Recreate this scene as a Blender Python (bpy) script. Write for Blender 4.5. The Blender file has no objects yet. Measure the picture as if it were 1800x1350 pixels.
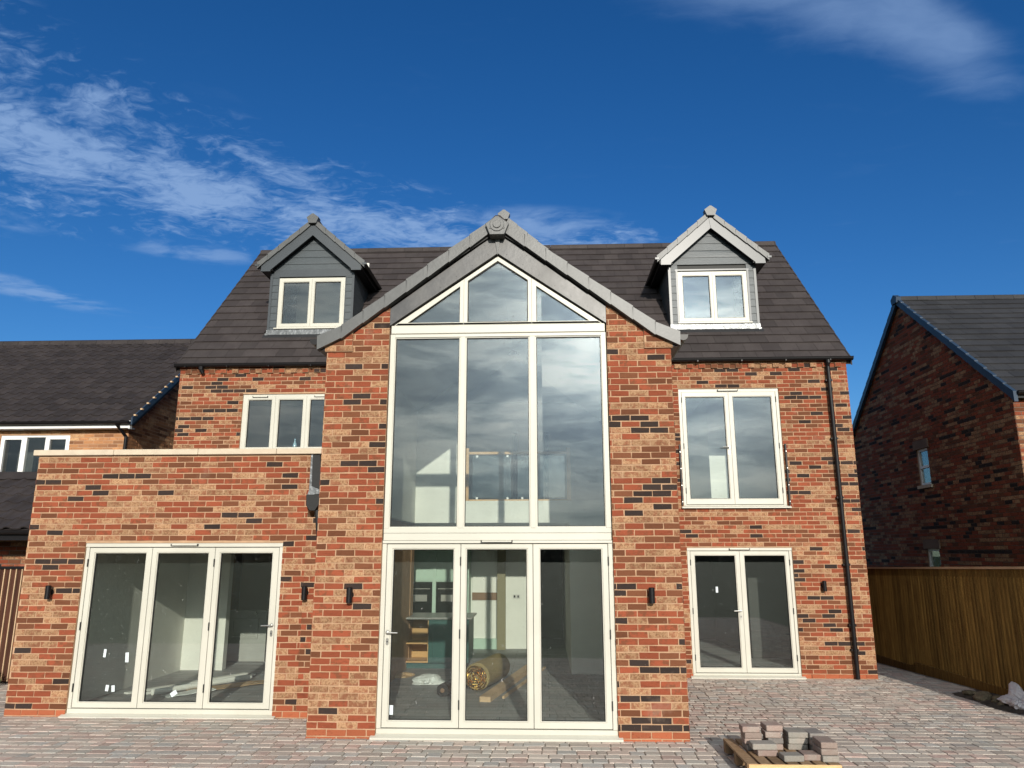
import bpy, bmesh, math, random
from mathutils import Vector, Matrix
R = random.Random(7)
C = bpy.context.scene.collection
S = bpy.context.scene
PI = math.pi

# ------------------------------------------------------------------ camera
cd = bpy.data.cameras.new('camera'); cam = bpy.data.objects.new('camera', cd); C.objects.link(cam)
cd.sensor_width = 36; cd.lens = 1308.13 / 1800 * 36; cd.clip_start = .05; cd.clip_end = 3000
cam.matrix_world = (Matrix.Translation((0.548, -8.8457, 2.0043)) @ Matrix.Rotation(0.04144, 4, 'Z')
                    @ Matrix.Rotation(PI/2 + 0.22122, 4, 'X') @ Matrix.Rotation(-0.00107, 4, 'Z'))
S.camera = cam

# ------------------------------------------------------------------ node helper
class NT:
    def __init__(s, tree):
        s.t = tree; s.n = tree.nodes; s.l = tree.links
    def add(s, ty, **kw):
        n = s.n.new(ty)
        for k, v in kw.items(): setattr(n, k, v)
        return n
    def put(s, sock, v):
        if v is None: return
        if isinstance(v, bpy.types.NodeSocket): s.l.new(v, sock)
        else:
            if hasattr(sock.default_value, '__len__') and isinstance(v, (tuple, list)):
                v = tuple(v) + (1,) * (len(sock.default_value) - len(v))
            sock.default_value = v
    def m(s, op, a, b=None, c=None, clamp=False):
        n = s.add('ShaderNodeMath', operation=op, use_clamp=clamp)
        for i, v in enumerate((a, b, c)): s.put(n.inputs[i], v)
        return n.outputs[0]
    def v(s, op, a, b=None, sc=None):
        n = s.add('ShaderNodeVectorMath', operation=op)
        s.put(n.inputs[0], a)
        if b is not None: s.put(n.inputs[1], b)
        if sc is not None: s.put(n.inputs['Scale'], sc)
        return n.outputs['Value' if op in ('DOT_PRODUCT', 'LENGTH') else 'Vector']
    def mix(s, f, a, b, mode='MIX'):
        n = s.add('ShaderNodeMix', data_type='RGBA', blend_type=mode, clamp_factor=True)
        s.put(n.inputs[0], f); s.put(n.inputs[6], a); s.put(n.inputs[7], b)
        return n.outputs[2]
    def noise(s, vec, scale, detail=3, rough=.55, dist=0, col=False):
        n = s.add('ShaderNodeTexNoise'); s.put(n.inputs['Vector'], vec)
        n.inputs['Scale'].default_value = scale; n.inputs['Detail'].default_value = detail
        n.inputs['Roughness'].default_value = rough; n.inputs['Distortion'].default_value = dist
        return n.outputs['Color' if col else 'Fac']
    def ramp(s, f, pts, interp='LINEAR'):
        n = s.add('ShaderNodeValToRGB'); n.color_ramp.interpolation = interp
        e = n.color_ramp.elements
        while len(e) < len(pts): e.new(.5)
        for i, (p, c) in enumerate(pts):
            e[i].position = p; e[i].color = (tuple(c) + (1,))[:4] if isinstance(c, (tuple, list)) else (c, c, c, 1)
        s.put(n.inputs[0], f); return n.outputs[0]
    def step(s, x, a, b):      # smooth 0..1 from a to b
        n = s.add('ShaderNodeMapRange', interpolation_type='SMOOTHSTEP', clamp=True)
        s.put(n.inputs[0], x); s.put(n.inputs[1], a); s.put(n.inputs[2], b)
        return n.outputs[0]
    def comb(s, x, y, z):
        n = s.add('ShaderNodeCombineXYZ')
        for i, q in enumerate((x, y, z)): s.put(n.inputs[i], q)
        return n.outputs[0]
    def sep(s, v):
        n = s.add('ShaderNodeSeparateXYZ'); s.put(n.inputs[0], v); return n.outputs

# ------------------------------------------------------------------ world, sun, exposure
EL, AZ = math.radians(19.0), math.radians(8.3)         # sun behind the camera, a little to its right
SKY_STRENGTH = .085
w = bpy.data.worlds.new('World'); S.world = w; w.use_nodes = True
nt = NT(w.node_tree); nt.n.clear()
sky = nt.add('ShaderNodeTexSky', sky_type='NISHITA', sun_disc=False)
sky.sun_elevation = EL; sky.sun_rotation = PI - AZ; sky.air_density = 1.0; sky.dust_density = .25; sky.ozone_density = 3.0; sky.altitude = 50
hs = nt.add('ShaderNodeHueSaturation'); nt.put(hs.inputs['Color'], sky.outputs[0])
hs.inputs['Saturation'].default_value = 1.28; hs.inputs['Value'].default_value = .86; hs.inputs['Hue'].default_value = .5
geo = nt.add('ShaderNodeNewGeometry'); D = nt.v('SCALE', geo.outputs['Incoming'], sc=-1.0)
tc = nt.add('ShaderNodeTexCoord'); D = tc.outputs['Generated']
x, y, z = nt.sep(D)
deg = lambda q: nt.m('MULTIPLY', q, 180 / PI)
az = deg(nt.m('ARCTAN2', x, y)); el = deg(nt.m('ARCSINE', z))
zc = nt.m('MAXIMUM', z, .05)
Pp = nt.comb(nt.m('DIVIDE', x, zc), nt.m('DIVIDE', y, zc), 0)
# cirrus band left of and behind the house: soft puffs combed by a finer noise
warp = nt.noise(Pp, 2.2, 4, .6, col=True)
Pw = nt.v('ADD', Pp, nt.v('SCALE', nt.v('SUBTRACT', warp, (.5, .5, .5)), sc=.26))
rot = nt.add('ShaderNodeMapping'); nt.put(rot.inputs[0], Pw); rot.inputs['Rotation'].default_value = (0, 0, math.radians(-28)); rot.inputs['Scale'].default_value = (1.0, 1.55, 1)
n1 = nt.noise(rot.outputs[0], 4.6, 9, .56)
n2 = nt.noise(rot.outputs[0], 19.0, 5, .62, .4)
big = nt.noise(Pp, 1.7, 2, .5)
azn = nt.m('MAXIMUM', nt.m('SUBTRACT', -4.0, az), 0)
c1 = nt.m('ADD', 23.7, nt.m('MULTIPLY', azn, .088))
w1 = nt.m('ADD', 1.0, nt.m('MULTIPLY', nt.m('MAXIMUM', nt.m('SUBTRACT', 10.0, az), 0), .128))
d1 = nt.m('DIVIDE', nt.m('ABSOLUTE', nt.m('SUBTRACT', el, c1)), w1)
m1 = nt.m('MULTIPLY', nt.step(d1, 1.15, .05), nt.step(az, 11, 5))
core = nt.m('MULTIPLY', nt.step(nt.m('ABSOLUTE', nt.m('DIVIDE', nt.m('SUBTRACT', el, nt.m('SUBTRACT', c1, .7)), nt.m('MULTIPLY', w1, .40))), 1.2, 0), .30)
f1 = nt.m('ADD', nt.m('ADD', nt.m('MULTIPLY', nt.m('SUBTRACT', n1, .5), 1.5), nt.m('MULTIPLY', nt.m('SUBTRACT', n2, .5), 1.15)), core)
f1 = nt.m('ADD', f1, nt.m('MULTIPLY', nt.m('SUBTRACT', m1, 1), .33))
a1 = nt.m('MULTIPLY', nt.step(f1, -.24, .50), nt.m('MULTIPLY', .74, nt.step(m1, 0, .25)))
# soft veil, top right
q = nt.m('SUBTRACT', az, 5.0)
c2 = nt.m('SUBTRACT', 40.4, nt.m('MULTIPLY', nt.m('MULTIPLY', q, q), .0138))
d2 = nt.m('SUBTRACT', el, c2)
w2 = nt.m('SUBTRACT', 5.6, nt.m('MULTIPLY', nt.m('MAXIMUM', nt.m('SUBTRACT', az, 12), 0), .10))
m2 = nt.m('MULTIPLY', nt.step(d2, -3.2, 1.6), nt.step(nt.m('SUBTRACT', d2, w2), 2.5, -1.0))
m2 = nt.m('MULTIPLY', m2, nt.m('MULTIPLY', nt.step(az, 3, 16), nt.step(az, 37.5, 31)))
vs = nt.add('ShaderNodeMapping'); nt.put(vs.inputs[0], Pw); vs.inputs['Rotation'].default_value = (0, 0, math.radians(35)); vs.inputs['Scale'].default_value = (1, 3.2, 1)
vn = nt.m('ADD', nt.m('MULTIPLY', nt.noise(vs.outputs[0], 3.2, 7, .6), .75), nt.m('MULTIPLY', nt.noise(Pw, 13, 5, .6), .25))
a2 = nt.m('MULTIPLY', nt.step(nt.m('ADD', nt.m('MULTIPLY', m2, .8), nt.m('SUBTRACT', vn, .5)), .05, 1.15), .52)
# small low wisps
def wisp(a0, e0, ra, re, tilt, k):
    da = nt.m('SUBTRACT', az, a0); de = nt.m('SUBTRACT', nt.m('SUBTRACT', el, e0), nt.m('MULTIPLY', da, tilt))
    r = nt.m('ADD', nt.m('POWER', nt.m('ABSOLUTE', nt.m('DIVIDE', da, ra)), 2), nt.m('POWER', nt.m('ABSOLUTE', nt.m('DIVIDE', de, re)), 2))
    return nt.m('MULTIPLY', nt.m('MULTIPLY', nt.step(r, 1.3, 0), k), nt.step(nt.m('ADD', n1, nt.m('MULTIPLY', r, -.12)), .33, .62))
a3 = wisp(-37.5, 16.7, 7, .75, -.10, .55)
a4 = wisp(-27, 20.9, 5.5, .8, .03, .50)
a5 = wisp(-39.5, 20.9, 3.5, .7, -.1, .5)
a6 = wisp(-1, 24.6, 9, 1.6, -.03, .6)
# the half of the sky behind the camera (seen in the panes): broken bright cloud
cs = nt.add('ShaderNodeMapping'); nt.put(cs.inputs[0], Pw); cs.inputs['Rotation'].default_value = (0, 0, math.radians(8)); cs.inputs['Scale'].default_value = (.8, 1.9, 1)
AE = nt.comb(nt.m('MULTIPLY', az, .020), nt.m('MULTIPLY', el, .085), 0)
AE = nt.v('ADD', AE, nt.v('SCALE', nt.v('SUBTRACT', nt.noise(AE, 1.6, 5, .6, col=True), (.5, .5, .5)), sc=.55))
nb = nt.noise(AE, 2.0, 8, .6)
behind = nt.step(y, .02, -.22)
a7 = nt.m('MULTIPLY', behind, .95)
alpha = a1
for q in (a2, a3, a4, a5, a6): alpha = nt.m('MAXIMUM', alpha, q)
sd_ = Vector((math.sin(AZ) * math.cos(EL), -math.cos(AZ) * math.cos(EL), math.sin(EL)))
th = deg(nt.m('ARCCOSINE', nt.m('MINIMUM', nt.v('DOT_PRODUCT', D, tuple(sd_)), .99999)))
Lg = nt.m('ADD', 5.6, nt.m('MULTIPLY', 84.0, nt.m('EXPONENT', nt.m('DIVIDE', th, -9.5))))
Lg = nt.m('MULTIPLY', Lg, nt.m('ADD', .5, nt.m('MULTIPLY', nt.step(el, 0, 11), .5)))
nbf = nt.noise(AE, 8.0, 6, .6)
cv = nt.m('ADD', nt.m('MULTIPLY', nb, .72), nt.m('MULTIPLY', nbf, .28))
ccol = nt.v('SCALE', nt.ramp(cv, [(.38, (.46, .57, .68)), (.46, (.66, .79, .87)), (.52, (.98, 1.11, 1.15)), (.61, (1.42, 1.50, 1.46))]), sc=Lg)
tint = nt.v('MULTIPLY', hs.outputs[0], (.84, 1.13, 1.45))
skyc = nt.mix(alpha, tint, (3.5, 5.35, 8.7))
skyc = nt.mix(a7, skyc, ccol)
bg = nt.add('ShaderNodeBackground'); nt.put(bg.inputs[0], skyc); bg.inputs[1].default_value = SKY_STRENGTH
out = nt.add('ShaderNodeOutputWorld'); nt.l.new(bg.outputs[0], out.inputs[0])
sd = bpy.data.lights.new('sun', 'SUN'); sun = bpy.data.objects.new('sun', sd); C.objects.link(sun)
sd.energy = 4.2; sd.angle = math.radians(.53); sd.color = (1, .93, .82)
to_sun = Vector((math.sin(AZ) * math.cos(EL), -math.cos(AZ) * math.cos(EL), math.sin(EL)))
sun.rotation_euler = to_sun.to_track_quat('Z', 'Y').to_euler(); sun.location = to_sun * 60
S.view_settings.view_transform = 'Standard'; S.view_settings.look = 'None'
S.view_settings.exposure = 0; S.view_settings.gamma = 1
S.render.engine = 'CYCLES'
cy = S.cycles
cy.max_bounces = 10; cy.diffuse_bounces = 4; cy.glossy_bounces = 4; cy.transmission_bounces = 4; cy.transparent_max_bounces = 28
cy.sample_clamp_indirect = 6; cy.caustics_reflective = False; cy.caustics_refractive = False
cy.use_denoising = True

# ------------------------------------------------------------------ materials
def mat(name, col=(.5, .5, .5), rough=.7, metal=0., var=0., vscale=3., bump=0., bscale=40., spec=.4, col2=None, stretch=None, fn=None):
    m = bpy.data.materials.new(name); m.use_nodes = True; t = NT(m.node_tree)
    b = t.n['Principled BSDF']; b.inputs['Roughness'].default_value = rough; b.inputs['Metallic'].default_value = metal
    b.inputs['Specular IOR Level'].default_value = spec
    g = t.add('ShaderNodeTexCoord').outputs['Object']
    if stretch:
        mp = t.add('ShaderNodeMapping'); t.put(mp.inputs[0], g); mp.inputs['Scale'].default_value = stretch; g = mp.outputs[0]
    c = tuple(col)
    if var or col2:
        nz = t.noise(g, vscale, 5, .6)
        hi = col2 or tuple(min(1, q * (1 + var)) for q in col); lo = col if col2 else tuple(q * (1 - var) for q in col)
        c = t.ramp(nz, [(.35, lo), (.65, hi)])
    if fn: c = fn(t, g, c, b)
    t.put(b.inputs['Base Color'], c)
    if bump:
        bp = t.add('ShaderNodeBump'); bp.inputs['Strength'].default_value = bump; bp.inputs['Distance'].default_value = .01
        t.put(bp.inputs['Height'], t.noise(g, bscale, 4, .6)); t.l.new(bp.outputs[0], b.inputs['Normal'])
    return m

def attr(t, name): return t.add('ShaderNodeAttribute', attribute_name=name).outputs['Fac']

def brick_fn(pal):
    def fn(t, g, c, b):
        bt, br = attr(t, 'kind_of'), attr(t, 'tone')
        off = t.v('ADD', g, t.comb(t.m('MULTIPLY', br, 37.), 0, t.m('MULTIPLY', bt, 53.)))
        base = t.ramp(bt, [(0, pal[0]), (.09, pal[1]), (.30, pal[2]), (.765, pal[3])], 'CONSTANT')
        n = t.noise(off, 11, 4, .65)
        n2 = t.noise(off, 45, 4, .7)
        # a red brick may be burnt brown at one end
        burnt = t.m('MULTIPLY', t.step(n, .48, .60), t.m('MULTIPLY', t.step(br, .25, .75), .85))
        burnt = t.m('MULTIPLY', burnt, t.m('GREATER_THAN', bt, .09))
        red = t.mix(burnt, base, pal[1])
        # a multi brick is a mottle of buff, cream and pink-red
        mott = t.ramp(n2, [(.32, pal[4]), (.44, pal[3]), (.56, pal[5]), (.70, pal[3])])
        mm = t.mix(t.m('MULTIPLY', t.step(n, .46, .62), .85), mott, pal[6])
        mm = t.mix(t.m('MULTIPLY', t.step(t.noise(off, 34, 3, .75), .60, .66), .6), mm, tuple(q * .42 for q in pal[3]))
        # creases of fired sand run along the face of a red brick
        cr = t.add('ShaderNodeMapping'); t.put(cr.inputs[0], off); cr.inputs['Scale'].default_value = (7, 7, 34)
        red = t.mix(t.m('MULTIPLY', t.step(t.noise(cr.outputs[0], 1.0, 5, .7), .52, .68), .42), red, tuple(q * .55 for q in pal[1]))
        col = t.mix(t.m('GREATER_THAN', bt, .765), red, mm)
        fl = t.m('MULTIPLY', t.step(n2, .66, .72), .35)
        col = t.mix(fl, col, (.42, .30, .21))
        col = t.mix(t.m('MULTIPLY', t.step(t.noise(g, .9, 6, .7), .60, .74), .22), col, (.46, .34, .26))
        tone = t.m('ADD', .80, t.m('MULTIPLY', br, .38))
        tone = t.m('MULTIPLY', tone, t.m('ADD', .86, t.m('MULTIPLY', t.noise(g, .8, 3), .28)))
        bp = t.add('ShaderNodeBump'); bp.inputs['Strength'].default_value = .55; bp.inputs['Distance'].default_value = .008
        t.put(bp.inputs['Height'], t.noise(off, 60, 5, .7)); t.l.new(bp.outputs[0], b.inputs['Normal'])
        return t.v('SCALE', col, sc=tone)
    return fn
PAL = [(.036, .025, .022), (.155, .058, .029), (.262, .067, .033), (.285, .155, .080), (.17, .085, .045), (.41, .245, .140), (.235, .088, .047)]
M = {}
M['brick'] = mat('red multi brick', rough=.9, spec=.2, fn=brick_fn(PAL))
M['mortar'] = mat('buff mortar', (.455, .285, .175), .95, var=.10, vscale=9, bump=.4, bscale=120)
M['plinth'] = mat('plain red brick', rough=.9, spec=.2, fn=brick_fn([(.36, .105, .05)] * 7))
M['mortar_shaded'] = mat('mortar', (.17, .12, .09), .95, var=.15)  # mortar darkened in colour to deepen the shade on neighbouring walls
def frame_fn(t, g, c, b):
    n = t.noise(g, 1.3, 3); return t.mix(t.step(n, .35, .7), (.53, .512, .442), (.575, .555, .482))
M['cream'] = mat('cream frame paint', rough=.42, spec=.45, fn=frame_fn)
M['white'] = mat('white plastic', (.80, .80, .79), .4)
M['stone'] = mat('cast stone coping', (.56, .47, .36), .85, var=.07, vscale=6, bump=.2, bscale=90)
M['gasket'] = mat('black gasket', (.012, .012, .012), .6)
M['black'] = mat('black gutter plastic', (.008, .007, .008), .40, spec=.28)
M['steel'] = mat('brushed steel', (.62, .60, .56), .28, metal=1.)
def lead_fn(t, g, c, b):
    n = t.noise(g, 2.3, 5, .6); n2 = t.noise(g, 14, 4, .6)
    t.put(b.inputs['Roughness'], t.m('ADD', .27, t.m('MULTIPLY', n, .25)))
    return t.mix(t.step(t.m('ADD', n, t.m('MULTIPLY', n2, .25)), .50, .80), (.026, .026, .029), (.060, .058, .057))
M['lead'] = mat('dull lead sheet', rough=.36, metal=0, spec=.5, bump=.35, bscale=3.2, fn=lead_fn)
M['flash'] = mat('lead flashing', (.17, .175, .18), .34, metal=.5, var=.25, vscale=9, bump=.9, bscale=13)
M['verge'] = mat('grey dry verge', (.092, .094, .094), .41, var=.12, vscale=5, spec=.42, bump=.15, bscale=30)
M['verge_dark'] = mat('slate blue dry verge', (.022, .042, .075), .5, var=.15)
M['clad'] = mat('slate grey cladding', (.050, .062, .070), .44, var=.12, vscale=7, stretch=(1, 1, 9), bump=.25, bscale=9, spec=.45)
M['barge'] = mat('slate grey trim', (.050, .058, .066), .35, var=.06, spec=.42)
def tile_fn(c0, c1):
    def fn(t, g, c, b):
        tn = attr(t, 'tone'); n = t.noise(g, 2.5, 5, .65); n2 = t.noise(g, 60, 3, .6)
        col = t.mix(t.step(n, .35, .7), c0, c1)
        sc = t.m('MULTIPLY', t.m('ADD', .80, t.m('MULTIPLY', tn, .36)), t.m('ADD', .74, t.m('MULTIPLY', n2, .52)))
        spk = t.step(t.noise(g, 9, 6, .75), .71, .76)
        return t.mix(t.m('MULTIPLY', spk, .25), t.v('SCALE', col, sc=sc), (.2, .19, .18))
    return fn
M['tile'] = mat('brown grey roof tile', rough=.75, spec=.3, bump=.25, bscale=70, fn=tile_fn((.046, .037, .036), (.058, .048, .046)))
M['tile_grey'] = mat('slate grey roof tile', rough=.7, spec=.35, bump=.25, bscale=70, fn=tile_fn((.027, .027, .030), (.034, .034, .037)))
M['pantile'] = mat('dark pantile', rough=.7, spec=.3, bump=.2, bscale=60, fn=tile_fn((.030, .024, .024), (.042, .034, .033)))
M['plaster'] = mat('white plaster', (.74, .73, .68), .9, var=.03)
M['plaster_g'] = mat('grey plaster', (.36, .36, .34), .9, var=.06)
M['ceiling'] = mat('ceiling board', (.55, .55, .53), .95)
M['dark'] = mat('darkened unlit room wall', (.07, .07, .068), .9)  # gloom of unlit rooms put into the base colour
def plank_fn(t, g, c, b):
    br = t.add('ShaderNodeTexBrick'); t.put(br.inputs['Vector'], g)
    br.inputs['Scale'].default_value = 1; br.inputs['Brick Width'].default_value = 1.2; br.inputs['Row Height'].default_value = .19
    br.inputs['Mortar Size'].default_value = .004
    t.put(br.inputs['Color1'], (.25, .255, .255)); t.put(br.inputs['Color2'], (.36, .36, .355)); t.put(br.inputs['Mortar'], (.03, .03, .03))
    mp = t.add('ShaderNodeMapping'); t.put(mp.inputs[0], g); mp.inputs['Scale'].default_value = (1, 14, 1)
    return t.mix(t.m('MULTIPLY', t.noise(mp.outputs[0], 3, 5), .6), br.outputs[0], (.12, .12, .12))
M['plank'] = mat('grey plank floor', rough=.55, fn=plank_fn)
M['teal'] = mat('teal kitchen paint', (.022, .085, .080), .45, var=.05)
M['sage'] = mat('pale green kitchen paint', (.42, .55, .46), .5)
M['oak'] = mat('light oak board', (.55, .33, .14), .6, var=.12, vscale=3, stretch=(1, 8, 8))
M['worktop'] = mat('speckled worktop', (.30, .30, .29), .3, var=.5, vscale=60)
M['oven'] = mat('black oven glass', (.01, .012, .012), .12, spec=.7)
M['brown'] = mat('brown board', (.20, .115, .07), .7, var=.1)
M['olive'] = mat('olive post', (.23, .20, .12), .7)
M['gold'] = mat('gold foil', (.75, .46, .12), .26, metal=1., bump=1., bscale=25)
M['kraft'] = mat('kraft backing', (.28, .21, .085), .6, var=.2)
M['card'] = mat('cardboard', (.42, .28, .15), .85, var=.08)
M['rubber'] = mat('black rubber sheet', (.013, .013, .013), .6)
M['paperlab'] = mat('paper label', (.62, .68, .70), .7)
M['film'] = mat('crumpled film', (.62, .64, .62), .25, spec=.7, bump=1., bscale=18)
M['bag'] = mat('grubby plastic sack', (.60, .55, .55), .5, var=.1, bump=.7, bscale=14)
M['stone_r'] = mat('stone rubble', (.15, .115, .07), .9, var=.35, vscale=12, bump=.8, bscale=30)
M['glass_clear'] = None

def fence_fn(lo, hi):
    def fn(t, g, c, b):
        tn = attr(t, 'tone')
        mp = t.add('ShaderNodeMapping'); t.put(mp.inputs[0], g); mp.inputs['Scale'].default_value = (9, 9, .8)
        n = t.noise(t.v('ADD', mp.outputs[0], t.comb(t.m('MULTIPLY', tn, 90.), 0, 0)), 2.4, 6, .65)
        col = t.mix(t.step(n, .3, .72), lo, hi)
        knot = t.step(t.noise(g, 5.5, 3, .6), .68, .75)
        col = t.mix(t.m('MULTIPLY', knot, .7), col, tuple(q * .35 for q in lo))
        return t.v('SCALE', col, sc=t.m('ADD', .72, t.m('MULTIPLY', tn, .55)))
    return fn
M['fence'] = mat('treated fence board', rough=.85, spec=.2, bump=.4, bscale=30, fn=fence_fn((.105, .056, .014), (.215, .128, .034)))
M['fence_l'] = mat('red brown fence board', rough=.85, spec=.2, bump=.4, bscale=30, fn=fence_fn((.045, .018, .012), (.09, .035, .02)))
M['fence_e'] = mat('pale sawn timber and sunlit edge', (.52, .36, .22), .8, var=.15)  # sawn timber; also the left fence's sunlit board edges, painted pale
M['pallet'] = mat('weathered pallet board', rough=.85, spec=.2, bump=.5, bscale=40, fn=fence_fn((.20, .125, .07), (.30, .20, .12)))
M['pallet_f'] = mat('fresh pine', (.66, .40, .19), .75, col2=(.74, .50, .26), vscale=5, stretch=(1, 1, 8), bump=.3, bscale=30)

def sett_fn(t, g, c, b):
    bt, tn = attr(t, 'kind_of'), attr(t, 'tone')
    base = t.ramp(bt, [(0, (.215, .185, .16)), (.22, (.255, .20, .17)), (.42, (.245, .175, .15)), (.52, (.225, .215, .19)), (.66, (.275, .24, .205)), (.82, (.20, .20, .19)), (.92, (.255, .170, .145)), (.965, (.15, .14, .135))], 'CONSTANT')
    base = t.mix(.28, base, (.235, .20, .175))
    off = t.v('ADD', g, t.comb(t.m('MULTIPLY', tn, 40.), t.m('MULTIPLY', bt, 70.), 0))
    n = t.noise(off, 9, 4, .6); n2 = t.noise(off, 70, 3, .7)
    col = t.mix(t.m('MULTIPLY', t.step(n, .45, .62), .55), base, (.27, .23, .20))
    k = t.m('MULTIPLY', t.m('ADD', .86, t.m('MULTIPLY', tn, .28)), t.m('ADD', .72, t.m('MULTIPLY', n2, .56)))
    k = t.m('MULTIPLY', k, t.m('ADD', .82, t.m('MULTIPLY', t.noise(g, .45, 3), .36)))
    bp = t.add('ShaderNodeBump'); bp.inputs['Strength'].default_value = .6; bp.inputs['Distance'].default_value = .008
    t.put(bp.inputs['Height'], t.noise(off, 55, 5, .7)); t.l.new(bp.outputs[0], b.inputs['Normal'])
    dust = t.m('MULTIPLY', t.step(t.noise(g, 1.7, 6, .7), .50, .72), .30)
    col = t.mix(dust, col, (.25, .215, .18))
    return t.v('SCALE', col, sc=t.m('MULTIPLY', k, SETT_K))
SETT_K = 1.95
M['sett'] = mat('tumbled concrete setts', rough=.88, spec=.25, fn=sett_fn)
SETT_K = 1.2
M['block'] = mat('loose concrete block', rough=.88, spec=.25, bump=0, fn=sett_fn)
M['joint'] = mat('sanded joints', (.20, .165, .135), .95, var=.3, vscale=20)
M['soil'] = mat('damp soil', (.055, .042, .03), .95, var=.5, vscale=7, bump=1., bscale=14)
M['grass'] = mat('rough meadow', (.022, .045, .010), .95, col2=(.045, .075, .02), vscale=.7)
M['wood'] = mat('far woodland', (.012, .018, .010), .95, col2=(.03, .042, .02), vscale=.12)
M['leaf'] = mat('shrub leaf', (.05, .075, .02), .7, col2=(.10, .12, .04), vscale=20)
M['darkgreen'] = mat('dark green door', (.018, .026, .022), .4)
M['bottle'] = mat('blue tinted bottle', (.35, .50, .60), .15, spec=.7)

def glass_mat(name, refl, tint, wob=.0, dirt=.5):
    m = bpy.data.materials.new(name); m.use_nodes = True; t = NT(m.node_tree); t.n.clear()
    g = t.add('ShaderNodeTexCoord').outputs['Object']
    ge = t.add('ShaderNodeNewGeometry')
    bp = t.add('ShaderNodeBump'); bp.inputs['Strength'].default_value = wob; bp.inputs['Distance'].default_value = .01
    t.put(bp.inputs['Height'], t.noise(g, 1.1, 1, .4))
    gl = t.add('ShaderNodeBsdfGlossy'); gl.inputs['Roughness'].default_value = .0; t.put(gl.inputs['Color'], (.96, .98, 1)); t.l.new(bp.outputs[0], gl.inputs['Normal'])
    tr = t.add('ShaderNodeBsdfTransparent'); t.put(tr.inputs['Color'], tint)
    c = t.m('ABSOLUTE', t.v('DOT_PRODUCT', ge.outputs['Normal'], ge.outputs['Incoming']))
    f = t.m('ADD', refl, t.m('MULTIPLY', t.m('POWER', t.m('SUBTRACT', 1.0, c), 5), 1 - refl), clamp=True)
    mx = t.add('ShaderNodeMixShader'); t.put(mx.inputs[0], f); t.l.new(tr.outputs[0], mx.inputs[1]); t.l.new(gl.outputs[0], mx.inputs[2])
    # dried splashes and runs of plaster dust
    mp = t.add('ShaderNodeMapping'); t.put(mp.inputs[0], g); mp.inputs['Scale'].default_value = (1, 1, .42)
    s1 = t.step(t.noise(mp.outputs[0], 26, 3, .8), .69, .735)
    s2 = t.step(t.noise(g, 75, 2, .5), .71, .75)
    haze = t.m('MULTIPLY', t.noise(g, 2.5, 5, .6), .007)
    d = t.m('MULTIPLY', t.m('MAXIMUM', t.m('MAXIMUM', s1, s2), haze), dirt, clamp=True)
    df = t.add('ShaderNodeBsdfDiffuse'); t.put(df.inputs[0], (.62, .62, .60))
    m2 = t.add('ShaderNodeMixShader'); t.put(m2.inputs[0], d); t.l.new(mx.outputs[0], m2.inputs[1]); t.l.new(df.outputs[0], m2.inputs[2])
    o = t.add('ShaderNodeOutputMaterial'); t.l.new(m2.outputs[0], o.inputs[0])
    return m
M['glass'] = glass_mat('window glass', .085, (.92, .95, .93), .010, .3)
M['glass_low'] = glass_mat('door glass', .075, (.93, .955, .935), .006, .38)
M['glass_int'] = glass_mat('balustrade glass', .05, (.90, .94, .93), 0, 0)

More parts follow.
